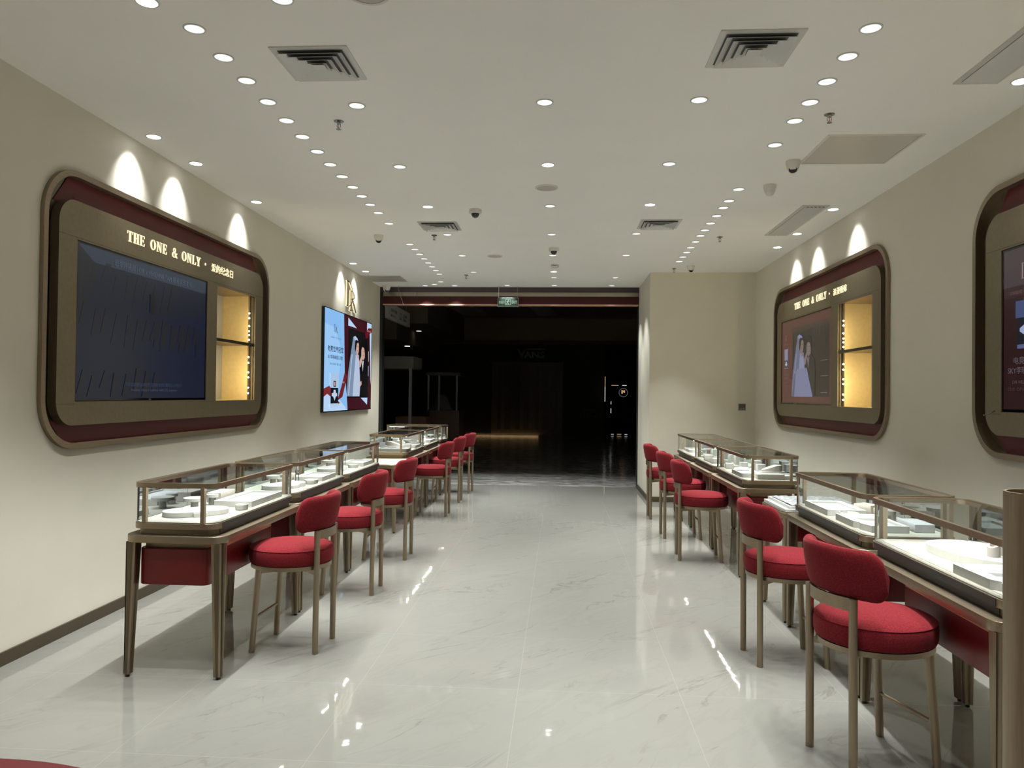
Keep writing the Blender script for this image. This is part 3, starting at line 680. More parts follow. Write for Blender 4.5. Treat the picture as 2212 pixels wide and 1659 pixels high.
def couple(s, u0, v0, w_, h_, pal, veil_l=True):
    """generic bride with veil and groom in dark suit; pal: veil, dress, skin, hair, suit, shirt"""
    X = lambda a, b: (u0+a*w_, v0+b*h_)
    P = lambda pts, c: s.poly([X(*p) for p in pts], c)
    ve, dr_, sk, ha, su, sh = pal
    P([(.60,.20),(.66,.14),(.74,.15),(.80,.22),(.84,.34),(.97,.42),(1.0,.60),(.99,.98),(.62,.98),(.58,.5)], su)
    P([(.66,.15),(.76,.14),(.83,.20),(.83,.32),(.74,.38),(.66,.31)], sk); P([(.62,.24),(.63,.08),(.72,.03),(.84,.08),(.87,.20),(.83,.26),(.80,.16),(.70,.14),(.66,.20)], ha)
    P([(.68,.38),(.78,.38),(.74,.56)], sh); P([(.70,.36),(.74,.36),(.73,.42)], (8,8,8))
    P([(.28,.01),(.38,0),(.50,.06),(.44,.14),(.44,.30),(.40,.50),(.36,.98),(.02,.98),(.08,.60),(.18,.30)], ve)
    P([(.40,.08),(.48,.06),(.54,.12),(.54,.22),(.50,.29),(.43,.27),(.40,.18)], sk); P([(.36,.08),(.44,.04),(.52,.08),(.44,.11),(.41,.20),(.38,.26),(.35,.2)], ha)
    P([(.30,.02),(.36,-.01),(.46,.02),(.50,.06),(.42,.05),(.34,.06)], dr_)
    P([(.40,.30),(.54,.29),(.56,.42),(.60,.62),(.62,.80),(.60,.98),(.28,.98),(.34,.60)], dr_)
    P([(.44,.26),(.50,.29),(.54,.34),(.46,.36)], sk); P([(.56,.40),(.66,.30),(.70,.34),(.64,.48),(.58,.50)], sk); P([(.60,.74),(.68,.72),(.69,.78),(.62,.82)], sk)
    P([(.22,.30),(.25,.30),(.12,.96),(.09,.96)], dr_)
    for ex in (.45, .505): s.oval(u0+ex*w_, v0+.155*h_, .012*w_, .006*h_, (25,20,20), 8)
    s.oval(u0+.48*w_, v0+.225*h_, .016*w_, .007*h_, (120,40,40), 8)
    for ex in (.715, .785): s.oval(u0+ex*w_, v0+.215*h_, .012*w_, .006*h_, (20,15,15), 8)
    s.oval(u0+.75*w_, v0+.29*h_, .018*w_, .006*h_, (110,50,45), 8)
# 1. advertisement television on the far left wall
t = thing('television', 'bright blue advertising screen with a wedding couple on the far left wall', 'television', (XL, 9.065, 0), PI/2)
a = tv_body(t, 0, 2.315, 1.222, 2.536, -.035, -.001, .012)
s = Screen(*a, gain=.76)
LB, WB, MR = (132,182,232), (178,205,236), (58,14,26)
s.rect(0, 0, 1, 1, LB)
s.poly([(0,.15),(.19,.17),(.33,.4),(.2,1),(0,1)], (150,195,238)); s.poly([(0,.86),(.10,.78),(.34,.92),(.45,1),(0,1)], WB)
s.poly([(.36,0),(1,0),(1,1),(.46,1),(.44,.86),(.39,.60)], MR)
s.rect(.455, .13, .925, .872, (14,12,16))
s.poly([(.45,.02),(.64,.105),(.45,.105)], WB); s.poly([(.885,0),(1,0),(1,.055),(.885,.09)], WB)
s.poly([(.955,.12),(1,.10),(1,.72),(.985,.66)], WB); s.poly([(.75,.872),(.915,.872),(.91,.955)], WB)
for p, q in (((.925,.33),(.935,.45)), ((.925,.50),(.935,.62))): s.rect(p[0], p[1], q[0], q[1], (190,200,215))
s.poly([(.84,.125),(.92,.06),(1,.05),(1,.10),(.93,.13),(.90,.18),(.85,.19)], (96,18,26)); s.text('THE ONE', .88, .085, .10, .02, (200,170,170))
s.poly([(.39,.60),(.44,.64),(.35,.86),(.25,.90),(.33,.74)], (110,30,38)); s.text('THE ONE & ONLY', .335, .70, .05, .02, (210,170,170))
s.poly([(0,.78),(.10,.75),(.16,.80),(.22,.88),(.30,.92),(.24,.95),(.13,.86),(.06,.83),(0,.86)], (120,40,48))
couple(s, .42, .20, .50, .67, ((120,140,165),(176,190,215),(196,160,146),(16,12,14),(12,12,16),(190,196,210)))
s.logo(.165, .135, .065, .085, (22,34,60)); s.text('DR钻戒·一生只送一人', .105, .262, .20, .018, (60,80,110))
s.text('电竞世界冠军', .055, .355, .29, .062, (20,34,66), .012); s.text('SKY李晓峰婚礼同款', .055, .445, .28, .042, (30,48,80), .008); s.text('DR HEART 真心戒', .095, .52, .205, .026, (40,60,95))
s.rect(.112, .625, .265, .77, (165,190,220)); s.rect(.115, .77, .255, .925, (14,18,28)); s.rect(.105, .925, .26, .965, (175,198,225)); s.rect(.165, .70, .21, .76, (60,40,40)); s.rect(.178, .712, .198, .75, (190,170,160))
s.poly([(.17,.79),(.205,.79),(.21,.82),(.235,.825),(.235,.85),(.21,.86),(.187,.90),(.165,.86),(.135,.85),(.135,.825),(.165,.82)], (185,200,220))
s.build(t)
# 2. dark blue screen in the big left display
t = thing('television', 'switched-low dark navy television inside the big left wall display', 'television', (XL, UL, 0), PI/2)
a = tv_body(t, .309, 1.981, 1.402, 2.376, -.010, .034, .014)
s = Screen(*a, gain=.68)
s.rect(0, 0, 1, 1, (15,22,40)); s.rect(0, 0, 1, .10, (40,50,66)); s.poly([(0,0),(.12,.12),(.03,.5),(0,.6)], (22,24,34)); s.poly([(.5,.40),(1,.30),(1,1),(.5,1)], (12,20,44))
rnd = random.Random(3)
for row, (v, n_, x_0, hh) in enumerate(((.10,9,.10,.20), (.38,13,.03,.20), (.42,4,.55,.20), (.80,8,.03,.17))):
    for i in range(n_):
        u = x_0+i*.072+rnd.uniform(-.01,.01); h_ = hh*rnd.uniform(.7,1.15); vv = v+rnd.uniform(-.02,.05); sl = -.02-.02*rnd.random()
        if u < .95: s.poly([(u,vv),(u+.034,vv),(u+.034+sl,vv+h_),(u+sl,vv+h_)], (20,22,32))
s.rect(.49, .22, .53, .36, (12,12,20)); s.rect(.90, .50, .93, .66, (16,18,30))
s.text('巴黎时装周 | DR x VIVIENNE TAM 联名高珠发布', .23, .035, .62, .058, (74,80,94)); s.text('不仅如此我与DR也在这里发布我们震动人心的合作', .31, .885, .46, .030, (52,60,82)); s.text('Another thing is partner with DR together', .35, .928, .38, .028, (58,68,88))
s.build(t)
m = MB(); m.box(1.13, 1.16, -.0145, -.013, 1.405, 1.410); m.build('logo_badge', STEELG, t)
# 3. right display screen
t = thing('television', 'maroon television with a bride in a long veil inside the right wall display', 'television', (XR, UR2, 0), -PI/2)
a = tv_body(t, .309, 1.981, 1.402, 2.376, -.010, .034, .014)
s = Screen(*a, gain=.68)
s.rect(0, 0, 1, 1, (78,42,38)); s.rect(.24, .10, .97, .93, (34,28,26)); s.rect(.24, .10, .97, .16, (50,40,36))
for i in range(16):
    u = .60+.35*rnd.random(); s.rect(u, .12+.05*rnd.random(), u+.004, .22+.22*rnd.random(), (62,58,56))
for v in (.53, .70, .88): s.rect(.82, v, .94, v+.008, (96,92,100))
s.rect(.245, .16, .258, .60, (50,46,46))
couple(s, .22, .20, .50, .73, ((92,96,118),(122,126,156),(112,98,98),(24,20,20),(36,32,32),(96,90,92)))
s.poly([(.24,.93),(.26,.80),(.30,.66),(.36,.60),(.56,.60),(.60,.72),(.68,.93)], (112,116,146)); s.poly([(.24,.93),(.30,.66),(.33,.64),(.30,.93)], (84,84,104))
s.logo(.085, .16, .05, .075, (112,82,80)); s.text('DR钻戒·一生只送', .04, .27, .15, .014, (108,80,78))
s.rect(.075, .34, .155, .58, (120,122,142)); s.rect(.08, .48, .15, .57, (20,18,22)); s.poly([(.10,.495),(.13,.495),(.13,.52),(.145,.525),(.115,.56),(.085,.525),(.10,.52)], (170,175,190))
s.text('电竞世界冠军', .06, .645, .13, .026, (100,72,76)); s.text('SKY李晓峰婚礼', .04, .685, .17, .03, (100,72,76)); s.text('DR HEART', .07, .75, .11, .018, (96,66,66))
s.build(t)
m = MB(); m.box(.80, .90, -.018, -.013, 1.402, 1.408); m.build('logo_badge', STEELG, t)
# 4. near right display screen
t = thing('television', 'dark maroon television at the right edge inside the nearest wall display', 'television', (XR, UR1, 0), -PI/2)
a = tv_body(t, .309, 1.981, 1.402, 2.376, -.010, .034, .014)
s = Screen(*a, gain=.68)
s.rect(0, 0, 1, 1, (36,10,14)); s.rect(0, 0, 1, .235, (60,48,52)); s.rect(0, .235, 1, .30, (46,22,26)); s.text('DR钻戒·一生只送一人', .042, .262, .20, .024, (100,72,74))
s.logo(.105, .10, .06, .11, (140,120,120))
s.rect(.075, .33, .19, .435, (60,72,110)); s.rect(.082, .435, .19, .60, (12,16,28)); s.rect(.085, .60, .19, .625, (80,90,130)); s.poly([(.10,.50),(.125,.48),(.14,.50),(.165,.50),(.135,.55),(.10,.52)], (150,165,200))
s.text('电竞世界冠军', .065, .675, .20, .045, (92,84,88)); s.text('SKY李晓峰婚礼同款', .03, .735, .26, .045, (92,84,88)); s.text('DR HEART 真心戒', .058, .815, .18, .028, (80,66,68)); s.text('the one & only', .03, .855, .2, .04, (66,46,50))
s.build(t)
t = thing('bracket_rod', 'short metal rod poking out under the television at the right edge', 'rod', (XR-.015, 4.80, 1.405))
m = MB(); m.tube((0, 0, 0), (-.055, .02, -.028), .004, n=8); m.tube((-.055, .02, -.028), (-.060, .022, -.031), .006, n=10); m.build('rod', CHROME, t)
# monogram over the advertisement
t = thing('wall_monogram', 'tall gold interlocked D and R letters above the advertising screen', 'logo', (XL, 10.06, 2.610), PI/2)
m = MB()
for q in dr_strokes(): fpoly(m, [(a*.50, b*.40) for a, b in q], -.022, 0, .006)
m.build('letters', pmat('polished_gold', (.95, .80, .58, 1), .35, metal=1), t, merge=False)
m = MB()
for q in dr_strokes(): fpoly(m, [(a*.50, b*.40) for a, b in q], -.009, 0, .004)
m.build('backlight', SIGNW, t, merge=False)
m = MB()
for x, z in ((.05, .36), (.05, .10), (.22, .05), (.40, .03), (.30, .30)): m.tube((x, -.010, z), (x, 0, z), .004, n=8)
m.build('standoffs', CHROME, t)

# ------------------------------------------------------------------ glass display counters
L_, D_ = 1.183, .535
def sx(pts, s): return [(p[0]*s, p[1]) for p in pts][::s if s < 0 else 1]
_cache = {}; P_CASE = .75; BLACKM = pmat('dark_skirt', (.035, .033, .032, 1), .32, metal=.3)
def counter(loc, s, label):
    """local +x*s is the customer side, y runs along the row"""
    t = thing('display_counter', label, 'display counter', loc, 0, 'glass jewellery display counters')
    if s in _cache:
        for ch in list(_cache[s].children):
            c = ch.copy(); COL.objects.link(c); c.parent = t
            for g in list(ch.children): d = g.copy(); COL.objects.link(d); d.parent = c
        return t
    _cache[s] = t
    def B(name, mats, fn):
        m = MB(); m.xf = Matrix.Diagonal((s, 1, 1, 1)); fn(m); m.xf = None; return m.build(name, mats, t)
    h, w2 = L_/2-.002, D_/2
    B('table_rail', BRONZE, lambda m: m.prism(rrect(-w2, w2, -h, h, .075, 10), .690, .727, bev=.0015))
    def legs():
        for ix in (-1, 1):
            for iy in (-1, 1):
                m = MB(); m.xf = Matrix.Diagonal((s, 1, 1, 1))
                ox, oy = ix*(w2-.010), iy*(h-.010)
                def sec(wd, r):
                    x0, x1 = sorted((ox, ox-ix*wd)); y0, y1 = sorted((oy, oy-iy*wd))
                    cs = {(1,1):(1,0,0,0), (-1,1):(0,1,0,0), (-1,-1):(0,0,1,0), (1,-1):(0,0,0,1)}[(ix, iy)]
                    return rrect(x0, x1, y0, y1, r, 6, cs)
                A = sec(.036, .024); Bt = sec(.058, .045)
                n = len(A)
                vs = [(p[0], p[1], .014) for p in A]+[(p[0], p[1], .690) for p in Bt]
                m.add(vs, [(i, (i+1)%n, n+(i+1)%n, n+i) for i in range(n)], 0, True); m.add(vs[:n], [tuple(range(n))[::-1]]); m.add(vs[n:], [tuple(range(n))])
                lg = m.build('leg', BRONZEV, t)
                f = MB(); f.tube((s*(ox-ix*.018), oy-iy*.018, 0), (s*(ox-ix*.018), oy-iy*.018, .016), .011, n=12); f.build('levelling_foot', BLACK, lg)
    legs()
    B('neck', [BRONZE, PEACH], lambda m: (m.box(-.185, .148, -.505, .315, .652, .692, 0), m.box(.148, .151, -.505, .315, .652, .692, 1)))  # front face painted peach for the light it catches
    B('drawer_box', [REDL, PEACH], lambda m: (m.prism(rrect(-.205, .165, -.540, .335, .035, 6), .466, .654, bev=.004), m.box(.1652, .1664, -.505, .300, .630, .652, 1)))  # peach strip paints the lit line along the box front
    B('case_plinth', BRONZED, lambda m: m.prism(rrect(-.215, .205, -h+.035, h-.035, .06, 8), .727, .759))
    B('case_base', BRONZE, lambda m: m.prism(rrect(-.235, .222, -h+.018, h-.018, .07, 10), .759, .789, bev=.001))
    B('front_skirt', BLACKM, lambda m: (m.box(.2222, .2238, -h+.088, h-.088, .760, .788), m.box(.2052, .2068, -h+.095, h-.095, .728, .759)))
    B('display_deck', CREAM, lambda m: m.prism(rrect(-.222, .214, -h+.026, h-.026, .062, 8), .789, .7925))
    yb = h-.024
    def glass(m):
        r = .06; n = 8; path = [(-.16, -yb)]
        path += [(.214-r+r*math.sin(PI/2*i/n), -yb+r-r*math.cos(PI/2*i/n)) for i in range(n+1)]
        path += [(.214-r+r*math.cos(PI/2*i/n), yb-r+r*math.sin(PI/2*i/n)) for i in range(n+1)] + [(-.16, yb)]
        vs = [(p[0], p[1], z) for z in (.789, .972) for p in path]; k = len(path)
        m.add(vs, [(i, i+1, k+i+1, k+i) for i in range(k-1)], 0, True)
        for sg in (-1, 1):
            q = [(-.16, sg*yb)]+[(-.228+r-r*math.sin(PI/2*i/n), sg*(yb-r+r*math.cos(PI/2*i/n))) for i in range(n+1)]
            k = len(q); vs = [(p[0], p[1], z) for z in (.789, .972) for p in q]; m.add(vs, [(i, i+1, k+i+1, k+i) for i in range(k-1)], 0, True)
    B('case_glass', GLASS, glass)
    for iy in (-1, 1):
        for x in (-.160, .148):
            B('post', BRONZEV, lambda m: m.box(x-.010, x+.010, iy*yb-.011, iy*yb+.011, .789, .974))
    B('top_frame', [BRONZE], lambda m: m.ring(rrect(-.235, .222, -h+.018, h-.018, .07, 10), rrect(-.217, .204, -h+.036, h-.036, .055, 10),   .970, .995))
    B('top_glass', GLASST, lambda m: m.quad((-.217, -h+.036, .992), (.204, -h+.036, .992), (.204, h-.036, .992), (-.217, h-.036, .992)))
    B('led_strip', LED, lambda m: m.box(.186, .198, -h+.09, h-.09, .966, .9715))
    l = bpy.data.lights.new('led_lamp', 'AREA'); l.shape = 'RECTANGLE'; l.size = .012; l.size_y = 2*h-.2; l.energy = P_CASE; l.color = (.97, 1, .95)
    o = bpy.data.objects.new('led_lamp', l); COL.objects.link(o); o.parent = t; o.location = (s*.188, 0, .964); o.rotation_euler = (0, s*math.radians(28), 0)
    for a, b in ((-yb+.06, -.003), (.003, yb-.06)):
        B('mirror_door', MIRROR, lambda m: m.box(-.229, -.225, a, b, .792, .971))
    return t
YL = [3.718+L_/2+i*(L_+.003) for i in range(3)]
CXL, CXR = -1.9675, 1.7225
LC = [(CXL, YL[0], 'nearest on the left, alone showing its whole end and two front legs'), (CXL, YL[1], 'second on the left, touching the end one'),
      (CXL, YL[2], 'third on the left, beneath the far edge of the big wall display'), (CXL, 9.095, 'on the left just past the low beige desk'),
      (CXL, 10.285, 'on the left beyond the low desk, second of the far pair')]
RC = [(CXR, 3.19, 'nearest on the right, half hidden by the bronze partition'), (CXR, 4.380, 'second on the right, between the partition and the low desk'),
      (CXR, 6.815, 'on the right just past the low desk, its whole end in view'), (CXR, 8.005, 'on the right, middle of the far three'), (CXR, 9.192, 'on the right, last one before the pier wall')]
for x, y, l in LC: counter((x, y, 0), 1, 'glass-topped jewellery counter, '+l)
for x, y, l in RC: counter((x, y, 0), -1, 'glass-topped jewellery counter, '+l)
# the turned counter by the opening
co = counter((-2.16, 11.29, 0), 1, 'glass-topped jewellery counter turned crosswise by the shop opening'); co.rotation_euler = (0, 0, PI/2+math.radians(-8)); co.rotation_euler = (0, 0, -PI/2-math.radians(8)); co.scale = (.9, .76, 1)

# ------------------------------------------------------------------ display props inside the cases
DZ = .7935
def pr(name, label, cat, mb, mats, x, y, z=DZ, rz=0):
    o = mb.build(name, mats, None, (x, y, z), rz); tag(o, label, cat, 'white jewellery display props'); return o
def oval_tray(x, y, rz, where, a=.20, b=.085):
    m = MB(); m.prism(rrect(-a, a, -b, b, b*.98, 12), 0, .028, bev=.002)
    m.prism(rrect(-a*.45, a*.35, -b*.2, b*.75, .004, 2), .0281, .0286, 1); m.box(-a*.2, a*.2, -b*1.25, -b*.6, 0, .022, 0)
    return pr('oval_display_tray', 'white rounded jewellery tray '+where, 'display tray', m, [WHITE, LGREY], x, y, rz=rz)
def frame_tray(x, y, rz, where, a=.12, b=.20, hh=.034):
    m = MB(); m.ring(rrect(-a, a, -b, b, .004, 2), rrect(-a+.04, a-.012, -b+.05, b-.012, .004, 2), 0, hh, 0); m.box(-a+.035, a-.01, -b+.045, b-.01, 0, hh-.010, 1)
    return pr('frame_display_tray', 'slab tray '+where, 'display tray', m, [WHITE, LGREY], x, y, rz=rz)
def round_riser(x, y, where, r=.055, z=DZ, hh=.062):
    t = thing('round_riser', 'white disc on a dark pedestal '+where, 'display stand', (x, y, z), 0, 'white jewellery display props')
    m = MB(); m.lathe([(.022, 0), (.020, hh-.018)], 16); m.build('pedestal', STEELG, t)
    m = MB(); m.lathe([(0, hh-.018), (r, hh-.018), (r, hh), (0, hh)], 28, sm=False); m.build('disc', WHITE, t); return t
def ring_dish(x, y, where, r=.050, z=DZ):
    m = MB(); m.lathe([(0, .0), (r*.92, 0), (r, .008), (r, .030), (r*.94, .031), (r*.90, .012), (0, .010)], 28, sy=1.35)
    return pr('ring_dish', 'small white oval ring dish '+where, 'dish', m, WHITE, x, y, z)
def block(x, y, rz, where, a=.05, b=.07, hh=.036, mat=None, z=DZ, adj='taupe'):
    m = MB(); m.prism(rrect(-a, a, -b, b, .003, 2), 0, hh, bev=.001)
    return pr('display_block', adj+' display block '+where, 'display block', m, mat or TAUPE, x, y, z, rz)
def wedge(x, y, rz, where):
    t = thing('wedge_riser', 'slipper-shaped wedge stand on a plate '+where, 'display stand', (x, y, DZ), rz, 'white jewellery display props')
    m = MB(); m.lathe([(0, .030), (.10, .030), (.10, .040), (0, .040)], 30, sx=1.1, sy=.8, sm=False); m.lathe([(.03, 0), (.03, .030)], 16); m.build('plate', WHITE, t)
    n = 28; lo = [(.085*math.cos(2*PI*i/n), .055*math.sin(2*PI*i/n)) for i in range(n)]
    vs = [(p[0], p[1], .0402) for p in lo]+[(p[0]*1.02, p[1]*1.02, .052+.042*max(0, min(1, (p[0]+.085)/.12))) for p in lo]
    m = MB(); m.add(vs, [(i, (i+1)%n, n+(i+1)%n, n+i) for i in range(n)], 0, True); m.add(vs[:n], [tuple(range(n))[::-1]]); m.add(vs[n:], [tuple(range(n))]); m.build('wedge', TAUPE, t); return t
def zig_tray(x, y, rz, where, hh=.034):
    p = [(-.11,-.20),(.11,-.20),(.11,.05),(.085,.085),(.10,.11),(.075,.20),(-.11,.20)]
    q = [(-.085,-.02),(.06,-.06),(.06,.03),(.035,.075),(.055,.12),(.035,.18),(-.085,.18)]
    m = MB()
    for lp, z0, z1, mi in (([p, q], 0, hh, 0), ([q], 0, hh-.012, 1)):
        vs, fs = shape2d(lp, z0, z1); m.add(vs, fs, mi)
    o = m.build('notched_display_tray', [WHITE, LGREY], None, (x, y, DZ), rz, merge=False); tag(o, 'white tray with a zigzag edge '+where, 'display tray', 'white jewellery display props'); return o
def crescent_tray(x, y, rz, where):
    p = [(.02+.15*math.cos(a), .10+.15*math.sin(a)) for a in [PI*i/24 for i in range(25)]]+[(-.125,.0),(-.105,-.10),(-.06,-.19),(.0,-.25),(.05,-.25),(.05,-.17),(.085,-.15),(.075,-.10),(.11,-.07),(.10,-.02),(.165,.02)]
    m = MB(); vs, fs = shape2d([p], 0, .034); m.add(vs, fs, 0)
    m.prism([(-.02,-.20),(.035,-.20),(.045,-.12),(.07,-.08),(.06,-.04),(.0,-.06)], .0341, .0346, 1); m.prism([(-.06,.12),(.07,.12),(.09,.20),(-.01,.22)], .0341, .0346, 1)
    for r in (.60, .74):
        q = [(.06+.20*r*math.cos(a), .02+.20*r*math.sin(a)) for a in [PI*.80+PI*.42*i/16 for i in range(17)]]
        for a, b in zip(q[:-1], q[1:]): m.tube((a[0], a[1], .034), (b[0], b[1], .034), .0013, n=5, mi=1)
    o = m.build('crescent_display_tray', [WHITE, LGREY], None, (x, y, DZ), rz, merge=False); tag(o, 'large white crescent tray with curved grooves '+where, 'display tray', 'white jewellery display props'); return o
def cut_cyl(x, y, where, r=.030, hh=.062, rz=0):
    n = 24; m = MB(); lo = circ(0, 0, r, r*.8, n)
    vs = [(p[0], p[1], 0) for p in lo]+[(p[0], p[1], hh+p[0]*.45) for p in lo]+[(p[0]*.6, p[1]*.6, hh+p[0]*.27) for p in lo]+[(p[0]*.6, p[1]*.6, hh-.02) for p in lo]
    fs = [(i, (i+1)%n, n+(i+1)%n, n+i) for i in range(n)]+[(n+i, n+(i+1)%n, 2*n+(i+1)%n, 2*n+i) for i in range(n)]+[(2*n+i, 2*n+(i+1)%n, 3*n+(i+1)%n, 3*n+i) for i in range(n)]
    m.add(vs, fs, 0, True); m.add(vs[3*n:], [tuple(range(n))])
    m.sm = [True]*len(m.sm); return pr('slanted_ring_cylinder', 'small slant-cut ring cylinder '+where, 'ring stand', m, TAUPE, x, y, DZ+.0347, rz)
def bottle(x, y, where):
    t = thing('glass_tube', 'clear glass tube with a chrome cap standing '+where, 'glass tube', (x, y, DZ), 0)
    m = MB(); m.lathe([(.014, 0), (.014, .10), (.012, .105)], 18); m.build('tube', GLASS, t); m = MB(); m.lathe([(.011, .105), (.011, .135), (0, .135)], 16); m.build('cap', STEELG, t)
def card(x, y, rz, where, mat=None, w_=.16, hh=.12):
    m = MB(); m.box(-w_/2, w_/2, -.003, .003, 0, hh); m.box(-w_/2, w_/2, -.02, .02, 0, .004)
    return pr('upright_card', 'upright pale display card '+where, 'display card', m, mat or pmat('pink_card', (.55, .40, .40, 1), .6), x, y, rz=rz)
# T1
n1 = 'in the nearest left counter'
y = YL[0]; x = CXL
oval_tray(x-.02, y-.30, math.radians(38), n1+', at its near end', .17, .09); frame_tray(x+.06, y+.22, 0, n1+', at its far front', .115, .24)
ring_dish(x+.150, y-.10, n1+', beside the tray front', .034)
round_riser(x-.13, y-.10, n1+', at the back', .062); round_riser(x-.10, y+.06, n1+', the smaller one', .034); block(x-.13, y+.24, 0, n1+', behind the slab tray', .045, .10, .058)
# T2
n1 = 'in the second left counter'; y = YL[1]
oval_tray(x+.02, y-.28, math.radians(70), n1+', at its near end', .18, .09); ring_dish(x+.13, y-.02, n1+', by the front glass', .048); ring_dish(x-.09, y+.02, n1+', toward the back', .05)
frame_tray(x+.06, y+.28, 0, n1+', at its far front', .11, .17); round_riser(x-.13, y-.10, n1+', at the back', .05); block(x-.12, y+.16, 0, n1+', at the back', .04, .07, .05); bottle(x+.04, y-.07, n1)
# T3
n1 = 'in the third left counter'; y = YL[2]
oval_tray(x, y-.26, math.radians(80), n1+', at its near end', .18, .09); ring_dish(x+.10, y+.02, n1+', by the front glass', .046); frame_tray(x+.06, y+.30, 0, n1+', at its far front', .11, .17); bottle(x+.03, y-.03, n1); round_riser(x-.12, y+.0, n1+', at the back', .06); block(x-.13, y+.25, 0, n1+', at the back', .035, .06, .05)
# T4
n1 = 'in the left counter past the low desk'; y = 9.095
frame_tray(x+.02, y-.40, PI/2, n1+', near end', .10, .19); wedge(x-.04, y-.10, PI, n1); frame_tray(x+.10, y+.28, 0, n1+', at its far front', .085, .17)
for i, (dx, dy, l) in enumerate(((-.12,.10,'at the back'), (.12,-.02,'beside the front glass'), (-.05,.30,'toward the far end'), (-.13,.42,'in the far back corner'))): block(x+dx, y+dy, 0, n1+', '+l, .035, .04, .04+.02*i, WHITE, adj='white')
card(x-.16, y-.255, .2, n1, LGREY, .10, .09)
# T5
n1 = 'in the farther left counter'; y = 10.285
frame_tray(x+.10, y+.20, 0, n1+', at its far front', .085, .22); card(x-.155, y+.16, 0, n1+', at its far end', None, .13, .13); card(x-.02, y-.05, 0, n1+', upright in the middle', WHITE, .20, .11)
round_riser(x-.08, y-.32, n1+', near end', .06); block(x+.10, y-.30, 0, n1+', near front', .05, .08, .04, WHITE, adj='white'); ring_dish(x+.02, y-.42, n1+', near end', .05)
n1 = 'in the crosswise counter by the opening'
frame_tray(-2.2, 11.29, PI/2, n1, .11, .18); round_riser(-1.95, 11.27, n1, .05); block(-2.42, 11.34, 0, n1, .04, .05, .05, WHITE, adj='white')
# R1
x = CXR; n1 = 'in the nearest right counter'; y = 3.19
crescent_tray(x+.04, y+.14, 0, n1); cut_cyl(x+.060, y+.02, n1+', front one', .028, .050, .6); cut_cyl(x+.125, y+.045, n1+', rear one', .026, .060)
zig_tray(x-.07, y-.335, PI, n1+', at its near front'); round_riser(x+.10, y-.30, n1+', near end', .055, hh=.075)
# R2
n1 = 'in the second right counter'; y = 4.380
frame_tray(x-.07, y+.26, PI, n1+', at its far front', .11, .20); ring_dish(x-.08, y-.0, n1+', beside the slab tray', .050); zig_tray(x-.07, y-.27, PI, n1+', at its near front')
round_riser(x+.10, y-.13, n1+', in the middle', .062, hh=.085); block(x+.10, y+.20, .5, n1+', pentagonal, at the back', .045, .06, .052); block(x+.12, y+.03, 0, n1+', at the back', .035, .05, .05); block(x+.13, y-.34, 0, n1+', wide and grey', .05, .10, .040, LGREY, adj='grey')
# R3
n1 = 'in the right counter past the low desk'; y = 6.815
oval_tray(x-.05, y+.16, math.radians(75), n1+', at its far front', .14, .075); frame_tray(x-.10, y-.18, PI, n1+', at its near front', .09, .18); wedge(x+.105, y-.20, 0, n1); block(x+.02, y-.44, 0, n1+', at the near end', .11, .055, .042, CREAM, adj='cream'); block(x+.15, y-.42, 0, n1+', beside the cream one', .04, .06, .03, WHITE, adj='white')
for dx, dy, l, hh in ((.10,.28,'back, farther',.09), (.10,.14,'back, nearer',.07), (-.12,.42,'far front corner',.05), (.02,.44,'far end',.06)): block(x+dx, y+dy, 0, n1+', '+l, .035, .035, hh, WHITE, adj='small white')
# R4, R5
n1 = 'in the middle counter of the far right three'; y = 8.005
m = MB(); m.box(-.10, .10, -.22, .22, 0, .012); pr('flat_panel', 'flat grey glass-faced panel lying '+n1, 'display panel', m, STEELG, x-.08, y-.05, rz=0)
for dx, dy, l, hh in ((.08,.38,'far back',.09), (.10,.05,'middle back',.07), (.08,-.30,'near back',.10), (-.10,.35,'far front',.04)): block(x+dx, y+dy, 0, n1+', '+l, .04, .05, hh, WHITE, adj='white')
n1 = 'in the last right counter before the pier'; y = 9.192
frame_tray(x-.06, y+.20, PI, n1, .10, .18); round_riser(x+.05, y-.10, n1, .055)
for dx, dy, l, hh in ((.08,.34,'far back',.09), (-.10,-.30,'near front',.04), (.08,-.36,'near back',.07)): block(x+dx, y+dy, 0, n1+', '+l, .04, .05, hh, WHITE, adj='white')

